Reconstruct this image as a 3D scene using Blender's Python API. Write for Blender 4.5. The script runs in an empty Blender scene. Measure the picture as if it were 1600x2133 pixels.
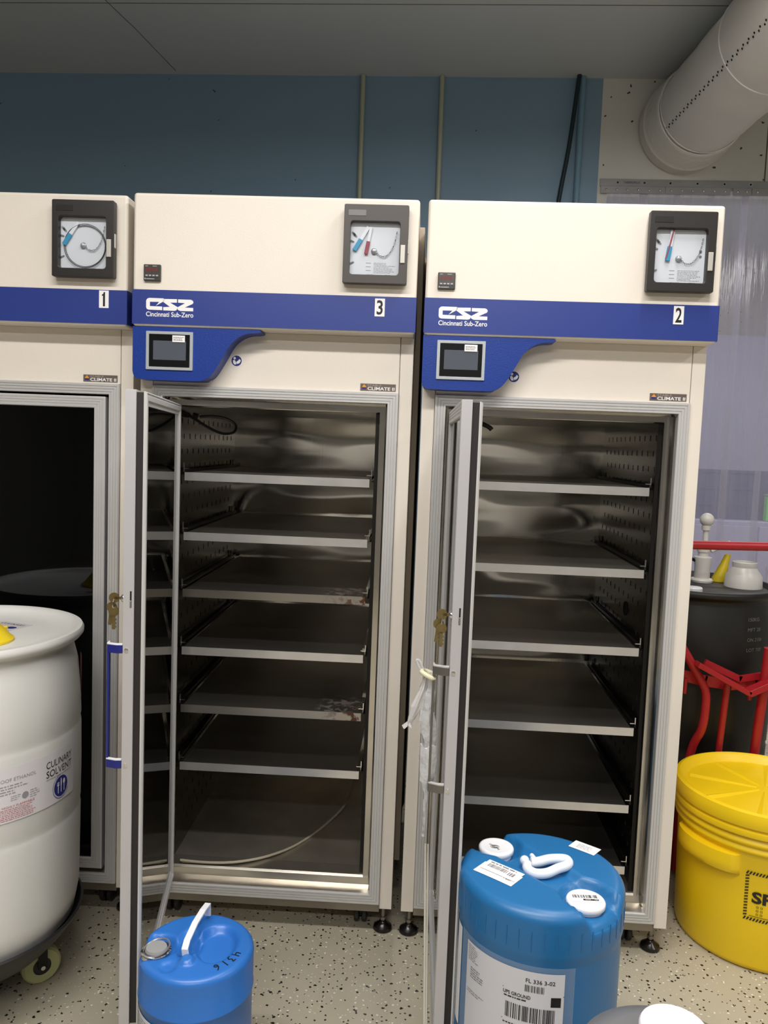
import bpy, math, random
from mathutils import Vector, Matrix
from mathutils.geometry import tessellate_polygon
RN = random.Random(11)
SC = bpy.context.scene
COL = SC.collection
PI = math.pi

# ---------------------------------------------------------------- materials
def lin(c):
    o = []
    for v in c:
        v /= 255.0
        o.append(v / 12.92 if v <= .04045 else ((v + .055) / 1.055) ** 2.4)
    return (o[0], o[1], o[2], 1)
MATS = {}
def mat(name, col, rough=.5, metal=0.0, var=0.0, vscale=6.0, bump=0.0, bscale=40.0, stretch=(1, 1, 1), spec=.5,
        alpha=1.0, emit=0.0, coat=0.0, trans=0.0, rvar=0.0, bdist=.002):
    if name in MATS: return MATS[name]
    m = bpy.data.materials.new(name); m.use_nodes = True
    nt = m.node_tree; b = nt.nodes['Principled BSDF']
    c = lin(col)
    b.inputs['Base Color'].default_value = c
    b.inputs['Roughness'].default_value = rough
    b.inputs['Metallic'].default_value = metal
    b.inputs['Specular IOR Level'].default_value = spec
    b.inputs['Alpha'].default_value = alpha
    b.inputs['Coat Weight'].default_value = coat
    b.inputs['Transmission Weight'].default_value = trans
    if emit:
        b.inputs['Emission Color'].default_value = c
        b.inputs['Emission Strength'].default_value = emit
    tc = nt.nodes.new('ShaderNodeTexCoord'); mp = nt.nodes.new('ShaderNodeMapping')
    mp.inputs['Scale'].default_value = stretch
    nt.links.new(tc.outputs['Object'], mp.inputs['Vector'])
    n = nt.nodes.new('ShaderNodeTexNoise'); n.inputs['Scale'].default_value = vscale; n.inputs['Detail'].default_value = 4
    nt.links.new(mp.outputs[0], n.inputs['Vector'])
    if var:
        r = nt.nodes.new('ShaderNodeMapRange'); r.inputs[1].default_value = .3; r.inputs[2].default_value = .7
        r.inputs[3].default_value = 1 - var; r.inputs[4].default_value = 1 + var * .5
        nt.links.new(n.outputs['Fac'], r.inputs[0])
        mx = nt.nodes.new('ShaderNodeVectorMath'); mx.operation = 'SCALE'
        mx.inputs[0].default_value = c[:3]
        nt.links.new(r.outputs[0], mx.inputs['Scale'])
        nt.links.new(mx.outputs[0], b.inputs['Base Color'])
    if rvar:
        r2 = nt.nodes.new('ShaderNodeMapRange'); r2.inputs[3].default_value = max(0, rough - rvar); r2.inputs[4].default_value = rough + rvar
        nt.links.new(n.outputs['Fac'], r2.inputs[0]); nt.links.new(r2.outputs[0], b.inputs['Roughness'])
    if bump:
        n2 = nt.nodes.new('ShaderNodeTexNoise'); n2.inputs['Scale'].default_value = bscale; n2.inputs['Detail'].default_value = 3
        nt.links.new(mp.outputs[0], n2.inputs['Vector'])
        bp = nt.nodes.new('ShaderNodeBump'); bp.inputs['Strength'].default_value = bump; bp.inputs['Distance'].default_value = bdist
        nt.links.new(n2.outputs['Fac'], bp.inputs['Height']); nt.links.new(bp.outputs[0], b.inputs['Normal'])
    MATS[name] = m
    return m

cream = mat('cream_paint', (230, 221, 209), .42, var=.025, vscale=3, bump=.15, bscale=300)
cream2 = mat('cream_side', (226, 216, 200), .5, var=.03, vscale=3)
blue_st = mat('blue_stripe', (42, 60, 134), .35, var=.05, vscale=2)
blue_pod = mat('blue_pod', (8, 50, 136), .38, bump=.2, bscale=350)
alum = mat('aluminium', (206, 205, 204), .38, .32, var=.06, vscale=5, bump=.12, bscale=60, stretch=(1, 1, .05))
alum_face = mat('aluminium_smooth', (196, 194, 198), .42, .4, var=.03, vscale=4)
steel_f = mat('steel_polished', (196, 192, 186), .16, 1.0, var=.12, vscale=9, bump=.35, bscale=9, rvar=.06)
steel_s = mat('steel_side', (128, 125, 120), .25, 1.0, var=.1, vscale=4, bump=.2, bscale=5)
steel_shelf = mat('steel_shelf', (186, 181, 173), .38, 1.0, var=.10, vscale=5, bump=.1, bscale=60, stretch=(.1, 1, 1), rvar=.05)
steel_lip = mat('steel_lip', (226, 224, 222), .3, .75, var=.08, vscale=14)
steel_base = mat('steel_base', (150, 143, 132), .42, .8, var=.25, vscale=7)
chrome = mat('chrome', (220, 220, 222), .12, 1.0)
dark_metal = mat('dark_metal', (40, 38, 36), .4, .7)
black_pl = mat('black_plastic', (34, 31, 30), .45)
brown_pl = mat('recorder_housing', (34, 30, 28), .42, var=.05)
housing3 = mat('recorder_housing_faded', (66, 61, 58), .42, var=.05)
black_rb = mat('black_gasket', (34, 29, 30), .55, var=.1)
gasket_dirty = mat('dirty_gasket', (84, 72, 58), .35, .3, var=.5, vscale=30)
slotm = mat('slot_black', (6, 6, 6), .9)
white_p = mat('white_label', (238, 236, 236), .5)
white_pl = mat('white_plastic', (232, 232, 236), .35)
ink = mat('black_ink', (20, 20, 22), .5)
grey_ink = mat('grey_ink', (120, 118, 122), .6)
lgrey_ink = mat('light_grey_ink', (176, 172, 176), .6)
red_ink = mat('red_ink', (190, 90, 95), .6)
blue_ink = mat('blue_ink', (36, 44, 118), .5)
screen_m = mat('screen_off', (84, 88, 98), .18)
bezel_m = mat('bezel_grey', (176, 182, 186), .4, .3)
badge_m = mat('badge_brown', (112, 101, 94), .35, .2)
orange_i = mat('orange_ink', (226, 150, 48), .5)
pen_blue = mat('pen_blue', (66, 150, 190), .4)
pen_red = mat('pen_red', (150, 62, 78), .4)
chart_w = mat('chart_plate', (226, 227, 231), .45, var=.03)
handle_bl = mat('handle_blue', (28, 36, 118), .3)
handle_w = mat('handle_white', (226, 226, 232), .3)
handle_gr = mat('handle_grey', (120, 118, 116), .28, .8)
brass = mat('brass', (152, 134, 92), .35, .9, var=.15, vscale=60)
led_off = mat('led_digit', (112, 34, 34), .4)

def glassmat(name, tint, ior, rough=.01, base=0.0):
    m = bpy.data.materials.new(name); m.use_nodes = True; nt = m.node_tree
    nt.nodes.clear()
    o = nt.nodes.new('ShaderNodeOutputMaterial'); mx = nt.nodes.new('ShaderNodeMixShader')
    t = nt.nodes.new('ShaderNodeBsdfTransparent'); t.inputs[0].default_value = (*tint, 1)
    g = nt.nodes.new('ShaderNodeBsdfGlossy'); g.inputs['Roughness'].default_value = rough
    g.inputs[0].default_value = (.95, .95, .95, 1)
    f = nt.nodes.new('ShaderNodeFresnel'); f.inputs[0].default_value = ior
    nt.links.new(f.outputs[0], mx.inputs[0]); nt.links.new(t.outputs[0], mx.inputs[1]); nt.links.new(g.outputs[0], mx.inputs[2])
    nt.links.new(mx.outputs[0], o.inputs[0])
    MATS[name] = m
    return m
glass = glassmat('door_glass', (.24, .28, .34), 1.42)
glass_in = glassmat('door_glass_inner', (.24, .28, .34), 2.3)
clear = glassmat('clear_window', (.94, .95, .96), 1.03, .08)

# ---------------------------------------------------------------- mesh builder
class MB:
    def __init__(s): s.v = []; s.f = []
    def add(s, vs, fs, f=None):
        o = len(s.v)
        s.v += [tuple(f(*p)) if f else tuple(p) for p in vs]
        s.f += [tuple(i + o for i in q) for q in fs]
        return s
    def box(s, x0, x1, y0, y1, z0, z1, f=None):
        vs = [(x0, y0, z0), (x1, y0, z0), (x1, y1, z0), (x0, y1, z0), (x0, y0, z1), (x1, y0, z1), (x1, y1, z1), (x0, y1, z1)]
        return s.add(vs, [(0, 3, 2, 1), (4, 5, 6, 7), (0, 1, 5, 4), (1, 2, 6, 5), (2, 3, 7, 6), (3, 0, 4, 7)], f)
    def obox(s, c, ax, ay, az, hx, hy, hz):
        c = Vector(c); vs = []
        for k in (-1, 1):
            for i, j in ((-1, -1), (1, -1), (1, 1), (-1, 1)):
                vs.append(tuple(c + Vector(ax) * hx * i + Vector(ay) * hy * j + Vector(az) * hz * k))
        return s.add(vs, [(0, 3, 2, 1), (4, 5, 6, 7), (0, 1, 5, 4), (1, 2, 6, 5), (2, 3, 7, 6), (3, 0, 4, 7)])
    def prism(s, poly, y0, y1, f=None):            # poly in x,z
        n = len(poly)
        vs = [(p[0], y0, p[1]) for p in poly] + [(p[0], y1, p[1]) for p in poly]
        fs = [(i, (i + 1) % n, (i + 1) % n + n, i + n) for i in range(n)]
        tr = tessellate_polygon([[Vector((p[0], p[1], 0)) for p in poly]])
        fs += [tuple(t) for t in tr] + [tuple(i + n for i in reversed(t)) for t in tr]
        return s.add(vs, fs, f)
    def flat(s, poly, f):                          # poly in u,v
        tr = tessellate_polygon([[Vector((p[0], p[1], 0)) for p in poly]])
        return s.add([(p[0], p[1], 0) for p in poly], [tuple(t) for t in tr], lambda u, v, w: f(u, v))
    def rect(s, u0, v0, u1, v1, f, n=1):
        vs = []; fs = []
        for i in range(n + 1):
            u = u0 + (u1 - u0) * i / n
            vs += [(u, v0, 0), (u, v1, 0)]
        for i in range(n): fs.append((2 * i, 2 * i + 2, 2 * i + 3, 2 * i + 1))
        return s.add(vs, fs, lambda u, v, w: f(u, v))
    def lathe(s, prof, n=48, c=(0, 0, 0), cap=True, f=None):
        vs = []; fs = []; m = len(prof)
        for i in range(n):
            a = 2 * PI * i / n
            for r, z in prof: vs.append((c[0] + r * math.cos(a), c[1] + r * math.sin(a), c[2] + z))
        for i in range(n):
            j = (i + 1) % n
            for k in range(m - 1): fs.append((i * m + k, j * m + k, j * m + k + 1, i * m + k + 1))
        if cap:
            if prof[0][0] > 1e-6: fs.append(tuple(i * m for i in reversed(range(n))))
            if prof[-1][0] > 1e-6: fs.append(tuple(i * m + m - 1 for i in range(n)))
        return s.add(vs, fs, f)
    def disc(s, c, ax, r, h, n=24, prof=None):
        ax = Vector(ax).normalized(); q = ax.to_track_quat('Z', 'Y'); c = Vector(c)
        prof = prof or [(r, 0), (r, h)]
        return s.lathe(prof, n, (0, 0, 0), True, lambda x, y, z: c + q @ Vector((x, y, z)))
    def sphere(s, c, r, n=16, sz=1.0):
        pr = [(max(1e-7, r * math.sin(PI * k / n)), -r * sz * math.cos(PI * k / n)) for k in range(n + 1)]
        return s.lathe(pr, n * 2, c, False)
    def tube(s, pts, r, n=10, closed=False, sm=0):
        pts = [Vector(p) for p in pts]
        if sm:
            o = []; L = len(pts)
            for i in range(L if closed else L - 1):
                p0 = pts[(i - 1) % L] if closed or i > 0 else pts[0]; p1 = pts[i]; p2 = pts[(i + 1) % L]
                p3 = pts[(i + 2) % L] if closed or i + 2 < L else pts[-1]
                for k in range(sm):
                    t = k / sm
                    o.append(.5 * ((2 * p1) + (p2 - p0) * t + (2 * p0 - 5 * p1 + 4 * p2 - p3) * t * t + (3 * p1 - p0 - 3 * p2 + p3) * t ** 3))
            if not closed: o.append(pts[-1])
            pts = o
        L = len(pts); rr = r if callable(r) else (lambda t: r)
        vs = []; fs = []; up = None
        for i, p in enumerate(pts):
            if closed: t = (pts[(i + 1) % L] - pts[i - 1]).normalized()
            else: t = (pts[min(i + 1, L - 1)] - pts[max(i - 1, 0)]).normalized()
            if up is None: up = Vector((0, 0, 1)) if abs(t.z) < .9 else Vector((1, 0, 0))
            a = t.cross(up).normalized(); up = a.cross(t).normalized(); R_ = rr(i / (L - 1))
            for k in range(n):
                an = 2 * PI * k / n
                vs.append(tuple(p + a * R_ * math.cos(an) + up * R_ * math.sin(an)))
        for i in range(L if closed else L - 1):
            j = (i + 1) % L
            for k in range(n): fs.append((i * n + k, i * n + (k + 1) % n, j * n + (k + 1) % n, j * n + k))
        if not closed:
            fs.append(tuple(reversed(range(n)))); fs.append(tuple((L - 1) * n + k for k in range(n)))
        return s.add(vs, fs)
    def rframe(s, prof, x0, x1, z0, z1, f=None):    # prof: (inset, y)
        vs = []; m = len(prof)
        for t, y in prof: vs += [(x0 + t, y, z0 + t), (x1 - t, y, z0 + t), (x1 - t, y, z1 - t), (x0 + t, y, z1 - t)]
        fs = []
        for i in range(m - 1):
            for k in range(4): fs.append((i * 4 + k, i * 4 + (k + 1) % 4, i * 4 + 4 + (k + 1) % 4, i * 4 + 4 + k))
        return s.add(vs, fs, f)
    def ring(s, outer, inner, y0, y1, f=None):       # same-length polys in x,z
        n = len(outer)
        vs = [(p[0], y0, p[1]) for p in outer] + [(p[0], y0, p[1]) for p in inner] + [(p[0], y1, p[1]) for p in outer] + [(p[0], y1, p[1]) for p in inner]
        fs = []
        for i in range(n):
            j = (i + 1) % n
            fs += [(i, j, n + j, n + i), (2 * n + i, 3 * n + i, 3 * n + j, 2 * n + j), (i, 2 * n + i, 2 * n + j, j), (n + i, n + j, 3 * n + j, 3 * n + i)]
        return s.add(vs, fs, f)
    def xf(s, M):
        s.v = [tuple(M @ Vector(p)) for p in s.v]; return s
    def disc2(s, u, v, r, f, n=28, ry=None):      # finely divided flat disc for curved labels
        ry = ry or r; vs = [(u, v, 0)]; fs = []; R_ = 5
        for k in range(1, R_ + 1):
            for j in range(n):
                a = 2 * PI * j / n; vs.append((u + r * k / R_ * math.cos(a), v + ry * k / R_ * math.sin(a), 0))
        for j in range(n): fs.append((0, 1 + j, 1 + (j + 1) % n))
        for k in range(R_ - 1):
            for j in range(n): fs.append((1 + k * n + j, 1 + (k + 1) * n + j, 1 + (k + 1) * n + (j + 1) % n, 1 + k * n + (j + 1) % n))
        return s.add(vs, fs, lambda a, b, c: f(a, b))
    def build(s, name, m, parent=None, bevel=0, ang=35, seg=2, sub=0, extra=()):
        nf = [len(s.f)]
        for e_, _ in extra: s.add(e_.v, e_.f); nf.append(len(s.f))
        me = bpy.data.meshes.new(name); me.from_pydata(s.v, [], s.f); me.validate()
        me.materials.append(m)
        for i_, (_, em) in enumerate(extra):
            me.materials.append(em)
            for k_ in range(nf[i_], nf[i_ + 1]): me.polygons[k_].material_index = i_ + 1
        import bmesh
        bm = bmesh.new(); bm.from_mesh(me); bmesh.ops.recalc_face_normals(bm, faces=bm.faces); bm.to_mesh(me); bm.free()
        me.polygons.foreach_set('use_smooth', [True] * len(me.polygons))
        me.set_sharp_from_angle(angle=math.radians(ang))
        o = bpy.data.objects.new(name, me); COL.objects.link(o)
        if parent: o.parent = parent
        if bevel:
            b = o.modifiers.new('bevel', 'BEVEL'); b.width = bevel; b.segments = seg; b.limit_method = 'ANGLE'; b.angle_limit = math.radians(40)
            b.harden_normals = True
        return o

def rrect(x0, x1, z0, z1, r, n=6):
    o = []
    for cx, cz, a0 in ((x1 - r, z0 + r, -90), (x1 - r, z1 - r, 0), (x0 + r, z1 - r, 90), (x0 + r, z0 + r, 180)):
        for k in range(n + 1):
            a = math.radians(a0 + 90 * k / n); o.append((cx + r * math.cos(a), cz + r * math.sin(a)))
    return o
def smooth_poly(pts, sub=5):
    o = []; n = len(pts); P = [Vector((p[0], p[1])) for p in pts]
    for i in range(n - 1):
        p0 = P[max(i - 1, 0)]; p1 = P[i]; p2 = P[i + 1]; p3 = P[min(i + 2, n - 1)]
        for k in range(sub):
            t = k / sub
            q = .5 * ((2 * p1) + (p2 - p0) * t + (2 * p0 - 5 * p1 + 4 * p2 - p3) * t * t + (3 * p1 - p0 - 3 * p2 + p3) * t ** 3)
            o.append((q.x, q.y))
    o.append(tuple(P[-1])); return o

def tag(o, label=None, cat=None, group=None, kind=None):
    if label: o['label'] = label
    if cat: o['category'] = cat
    if group: o['group'] = group
    if kind: o['kind'] = kind
    return o
def thing(name, label, cat, loc=(0, 0, 0), rz=0, group=None):
    o = bpy.data.objects.new(name, None); COL.objects.link(o)
    o.empty_display_size = .1
    o.location = loc; o.rotation_euler = (0, 0, rz)
    return tag(o, label, cat, group)

def text_mb(txt, height, width=None, bold=0.0, align='LEFT', spacing=1.0):
    cu = bpy.data.curves.new('t', 'FONT'); cu.body = txt; cu.size = 1; cu.align_x = align; cu.offset = bold
    cu.space_character = spacing; cu.resolution_u = 3
    ob = bpy.data.objects.new('t', cu); COL.objects.link(ob)
    bpy.context.view_layer.update()
    me = bpy.data.meshes.new_from_object(ob)
    vs = [tuple(v.co) for v in me.vertices]; fs = [tuple(p.vertices) for p in me.polygons]
    bpy.data.objects.remove(ob); bpy.data.curves.remove(cu); bpy.data.meshes.remove(me)
    x0 = min(v[0] for v in vs); x1 = max(v[0] for v in vs); y0 = min(v[1] for v in vs); y1 = max(v[1] for v in vs)
    sy = height / (y1 - y0); sx = width / (x1 - x0) if width else sy
    ox = {'LEFT': x0, 'CENTER': (x0 + x1) / 2, 'RIGHT': x1}[align]
    return [((v[0] - ox) * sx, (v[1] - y0) * sy, 0) for v in vs], fs
def put_text(mb, txt, u, v, height, f, width=None, bold=0.0, align='LEFT', spacing=1.0):
    vs, fs = text_mb(txt, height, width, bold, align, spacing)
    mb.add(vs, fs, lambda a, b, c: f(u + a, v + b))
    return mb
def scribble(mb, u0, v0, u1, v1, rows, f, fill=.75, thick=.45, minw=.6):
    """rows of illegible small print as thin dashes"""
    h = (v1 - v0) / rows
    for i in range(rows):
        v = v0 + h * (i + .3); u = u0; end = u0 + (u1 - u0) * RN.uniform(minw, 1)
        while u < end:
            w = h * RN.uniform(.5, 2.2)
            mb.rect(u, v, min(u + w, end), v + h * thick, f)
            u += w + h * .35
def barcode(mb, u0, v0, u1, v1, f, n=40):
    u = u0; w = (u1 - u0) / n
    while u < u1:
        k = w * RN.choice((.4, .5, .8, 1.1)); mb.rect(u, v0, min(u + k, u1), v1, f); u += k + w * RN.choice((.4, .6, .9, 1.3))
# ---------------------------------------------------------------- climate chambers (local: x right, y into the wall, z up from the floor)
B = .10
HW, BW, FW, FI = .40, .3976, .3597, .3279
HP = -.067
def fr(y):                       # decal plane facing the room
    return lambda u, v: (u, y, v)

LOGO = [[(690, 925), (360, 912), (315, 930), (288, 975), (288, 1150), (305, 1195), (350, 1215), (672, 1228), (672, 1135), (378, 1122), (378, 1012), (600, 1018), (515, 1118), (688, 1012), (720, 990), (720, 940)],
        [(700, 940), (1020, 945), (1020, 1035), (860, 1035), (1040, 1150), (1010, 1230), (960, 1245), (695, 1232), (695, 1150), (850, 1140), (688, 1012)],
        [(1045, 950), (1350, 960), (1395, 985), (1412, 1030), (1395, 1065), (1210, 1158), (1408, 1168), (1408, 1255), (1110, 1248), (1070, 1235), (1030, 1200), (1040, 1150), (1212, 1048), (1045, 1035)]]
def logo(parent):
    m = MB(); f = fr(HP - .0018)
    for poly in LOGO:
        m.flat([(-.3604 + (u - 288) * 1.2e-4, B + 1.7985 - (v - 912 - (u - 288) * .030) * 1.08e-4) for u, v in poly], f)
    put_text(m, 'Cincinnati Sub-Zero', -.3604, B + 1.7475, .0135, f, width=.135, bold=.014)
    return m.build('logo', white_p, parent)

def make_recorder(par, kind):
    x0, x1, z0, z1 = .1945, .3712, B + 1.851, B + 2.0625
    wx0, wx1, wz0, wz1 = .2125, .3486, B + 1.875, B + 2.0175
    root = bpy.data.objects.new('chart_recorder', None); COL.objects.link(root); root.parent = par
    yf = HP - .030
    outer = rrect(x0, x1, z0, z1, .004); inner = rrect(wx0, wx1, wz0, wz1, .009)
    m = MB(); m.ring(outer, inner, yf, HP - .006); h = m.build('housing', housing3 if kind == 3 else brown_pl, root, bevel=.002)
    m = MB(); m.prism(rrect(x0 + .004, x1 - .004, z0 + .004, z1 - .004, .003), HP - .0065, HP - .0005); m.build('back_box', black_pl, root)
    m = MB(); m.prism(rrect(wx0 - .004, wx1 + .004, wz0 - .004, wz1 + .004, .009), HP - .011, HP - .0066); m.build('chart_plate', chart_w, root)
    m = MB(); m.prism(inner, yf + .004, yf + .0055); m.build('window', clear, root)
    m = MB(); m.prism(rrect(x0 + .012, x0 + .060, z1 - .031, z1 - .0155, .001), yf - .0012, yf + .001)
    m.build('name_badge', mat('badge_%d' % kind, (112, 108, 106) if kind == 3 else (30, 27, 26), .35), root)
    m = MB(); m.box(x1 - .020, x1 - .007, yf - .004, yf + .002, z0 + .056, z0 + .105); m.box(x1 - .0075, x1 + .0025, yf + .004, yf + .014, z0 + .083, z0 + .122)
    m.build('latch', mat('latch_grey', (190, 186, 178), .4, .3), root, bevel=.0015)
    py = HP - .0125
    cx, cz = (wx0 + wx1) / 2 + .0, B + 1.9425
    # pens
    def pen(a, b, mt, w=.0052):
        a = Vector((a[0], py - .004, a[1])); b = Vector((b[0], py - .004, b[1])); d = (b - a); L = d.length; d.normalize()
        s_ = Vector((0, 1, 0)).cross(d)
        q = MB(); q.obox(a + d * L * .27, s_, (0, 1, 0), d, w * .8, .0016, L * .27); q.build('pen_arm', white_pl, root, bevel=.0006)
        q = MB(); q.obox(a + d * L * .78, s_, (0, 1, 0), d, w, .0026, L * .24); q.build('pen', mt, root, bevel=.001)
    if kind == 1:
        pen((wx0 + .052, wz1 - .014), (wx0 + .012, wz0 + .068), pen_blue, .006)
        q = MB()
        for rr, o in ((.057, 0), (.060, .002)):
            q.tube([(wx0 + .072 + rr * math.cos(a), py - .003 - o, wz0 + .064 + rr * math.sin(a)) for a in [k * PI / 24 for k in range(-18, 34)] if wx0 < wx0 + .072 + rr * math.cos(a) < wx1], .0009, 6)
        q.build('capillary_loop', dark_metal, root)
    elif kind == 3:
        pen((wx0 + .049, wz1 - .012), (wx0 + .012, wz1 - .075), pen_blue, .006)
        pen((wx0 + .056, wz1 - .012), (wx0 + .044, wz1 - .084), pen_red, .005)
    else:
        pen((wx0 + .046, wz1 - .002), (wx0 + .036, wz1 - .082), pen_blue, .0062)
        q = MB(); q.tube([(wx0 + .048, py - .005, wz1 - .002), (wx0 + .040, py - .006, wz1 - .04), (wx0 + .031, py - .005, wz1 - .079)], .0022, 8, sm=4); q.build('pen', pen_red, root)
    kx, kz = wx0 + .066, wz0 + .066
    q = MB(); q.disc((kx, py, kz), (0, -1, 0), .0085, .004, 20, [(.0085, 0), (.0085, .003), (.006, .006), (.004, .007), (.004, .010), (.0001, .011)]); q.build('hub_knob', mat('knob_steel', (196, 196, 200), .3, .5), root)
    # chain
    q = MB(); pts = [(kx + .006, kz - .004), (kx + .018, kz - .013), (kx + .034, kz - .012), (kx + .048, kz + .004), (kx + .057, kz + .028), (kx + .062, kz + .056)]
    sp = smooth_poly(pts, 6); k = 0
    acc = []
    for a, b in zip(sp, sp[1:]): acc.append((a, b))
    for i, (a, b) in enumerate(acc[::1]):
        if i % 2: continue
        c = Vector(((a[0] + b[0]) / 2, py - .004, (a[1] + b[1]) / 2)); d = Vector((b[0] - a[0], 0, b[1] - a[1])).normalized()
        n_ = Vector((0, 1, 0)) if (i // 2) % 2 else Vector((0, 1, 0)).cross(d) * 1.0
        s_ = d.cross(n_)
        if (i // 2) % 2: s_ = d.cross(Vector((0, 1, 0)))
        else: s_ = (d.cross(Vector((0, 1, 0))) * .4 + Vector((0, 1, 0)) * .6).normalized()
        q.tube([tuple(c + d * .0032 * math.cos(t) + s_ * .0018 * math.sin(t)) for t in [2 * PI * j / 10 for j in range(10)]], .0006, 5, closed=True)
    q.build('chain', mat('chain_steel', (120, 120, 122), .3, .8), root)
    q = MB(); f = fr(HP - .0113)
    if kind != 1:
        for a, b in ((0, 1), (1, 1), (2, 1)):
            q.rect(wx0 + .044, wz0 + .034 - a * .010, wx0 + .058, wz0 + .0352 - a * .010, f)
        scribble(q, wx0 + .066, wz0 + .007, wx1 - .006, wz0 + .037, 8, f, minw=.5, thick=.3)
        scribble(q, wx0 + .048, wz0 + .0015, wx0 + .075, wz0 + .005, 1, f)
        scribble(q, wx0 + .098, wz0 + .0015, wx0 + .118, wz0 + .005, 1, f)
    q.rect(wx0 + .002, wz0 + .06, wx0 + .003, wz0 + .061, f)
    q.build('printed_notes', grey_ink, root)
    q = MB()
    for (u, v, a) in ((.008, .112, -52), (.0125, .109, -52), (.003, .092, -15), (.004, .033, 25)):
        d = Vector((math.cos(math.radians(a)), 0, math.sin(math.radians(a)))); c = Vector((wx0 + u, py - .0005, wz0 + v))
        s_ = Vector((0, 1, 0)).cross(d)
        q.tube([tuple(c - d * .007 + s_ * .0015), tuple(c + d * .006 + s_ * .0015), tuple(c + d * .0075), tuple(c + d * .006 - s_ * .0015), tuple(c - d * .007 - s_ * .0015)], .0006, 5)
    q.build('wire_clip', dark_metal, root)
    if kind == 2:
        q = MB()
        for v in (.073, .086): q.disc((wx1 - .012, HP - .011, wz0 + v), (0, -1, 0), .0035, .0012, 14)
        q.build('screw_head', grey_ink, root)
    return root

def make_door(par, kind, theta, ztop, free_handle):
    z0, z1, W = B + .066, B + ztop, .636
    root = bpy.data.objects.new('door', None); COL.objects.link(root); root.parent = par
    root.location = (-.318, -.012, 0); root.rotation_euler = (0, 0, -math.radians(theta)); root.scale = (1, .88, 1)
    # moulded aluminium rails, ribbed on the outer face
    rail = .034
    pr = [(0, .026), (0, .001), (.002, 0), (.007, 0), (.0078, .0018), (.009, .0018), (.0098, 0), (.0148, 0), (.0156, .0018), (.0168, .0018), (.0176, 0), (.0226, 0), (.0234, .0018), (.0246, .0018), (.0254, 0), (.032, 0), (rail, .003), (rail, .026), (0, .026)]
    m = MB(); m.rframe(pr, 0, W, z0, z1); m.build('door_frame', alum, root, ang=25)
    # free edge cover strip with lock slot
    m = MB(); m.box(W - .0005, W + .0012, .0005, .0255, z0 + .001, z1 - .001); m.build('edge_strip', alum_face, root)
    m = MB(); m.rframe([(.005, .0262), (.005, .043), (.014, .043), (.014, .0262)], 0, W, z0, z1); m.build('gasket', black_rb, root)
    m = MB(); m.rframe([(.003, .0432), (.003, .047), (.006, .051), (.009, .048), (.012, .051), (.022, .051), (.024, .046), (rail - .001, .046), (rail - .001, .0262), (.0145, .0262), (.0145, .0432), (.003, .0432)], 0, W, z0, z1)
    m.build('inner_frame', alum, root, ang=25)
    m = MB(); m.box(rail - .004, W - rail + .004, .0385, .0425, z0 + rail - .004, z1 - rail + .004); m.build('glass_pane', glass_in, root)
    m = MB(); m.box(rail - .004, W - rail + .004, .008, .012, z0 + rail - .004, z1 - rail + .004); m.build('glass_pane', glass, root)
    if not free_handle: return root
    # slot, latch bolt and lock
    zl = B + 1.055
    m = MB(); m.box(W + .0012, W + .0016, .0165, .0205, zl - .018, zl + .018); m.build('latch_slot', slotm, root)
    m = MB(); m.box(W + .0014, W + .0035, .0172, .0198, zl - .017, zl - .002); m.build('latch_bolt', chrome, root, bevel=.0008)
    m = MB(); m.disc((W - .012, -.0002, zl), (0, -1, 0), .0085, .006, 20, [(.0085, 0), (.0085, .003), (.0065, .006), (.002, .0065)]); m.build('lock_cylinder', chrome, root)
    ha, hb = B + .945, B + .685
    if kind == 2: ha, hb = B + .935, B + .675
    mt = handle_bl if kind == 3 else handle_gr
    # strap handle: two flared arms and a flat grip
    arms = MB(); capl = []
    for zc, sgn in ((ha, 1), (hb, -1)):
        prof = [(W - .001, 0), (W - .001, -.024), (W - .014, -.046), (W - .014, -.050), (W - .026, -.050), (W - .026, -.044), (W - .018, -.022), (W - .018, 0)]
        prof = [(W - .0005, -.0005), (W - .0005, -.016), (W - .010, -.040), (W - .028, -.040), (W - .028, -.0355), (W - .015, -.034), (W - .008, -.016), (W - .008, -.0005)]
        n = len(prof); zz0, zz1 = zc - .0105, zc + .0075
        tr = tessellate_polygon([[Vector((p[0], p[1], 0)) for p in prof]])
        arms.add([(p[0], p[1], zz0) for p in prof] + [(p[0], p[1], zz1) for p in prof],
                 [(i, (i + 1) % n, (i + 1) % n + n, i + n) for i in range(n)] + [tuple(t) for t in tr] + [tuple(i + n for i in t) for t in tr])
        caps = MB(); capl.append(caps)
        caps.add([(p[0], p[1], zz1) for p in prof] + [(p[0], p[1], zz1 + .0035) for p in prof],
                 [(i, (i + 1) % n, (i + 1) % n + n, i + n) for i in range(n)] + [tuple(t) for t in tr] + [tuple(i + n for i in t) for t in tr])
    arms.box(W - .028, W - .010, -.040, -.0345, hb - .010, ha + .007)
    arms.build('handle', mt, root, bevel=.001)
    for caps in capl: caps.build('handle_cap', handle_w if kind == 3 else mat('handle_cap_grey', (205, 203, 203), .3, .3), root, bevel=.0008)
    for zc in (ha - .002, hb - .002):
        q = MB(); q.disc((W + .0012, .009, zc - .001), (1, 0, 0), .0052, .0014, 16, [(.0052, 0), (.0048, .0014), (.0026, .0016), (.0024, .0006), (.0001, .0006)]); q.build('edge_screw', chrome, root)
    return root

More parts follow.
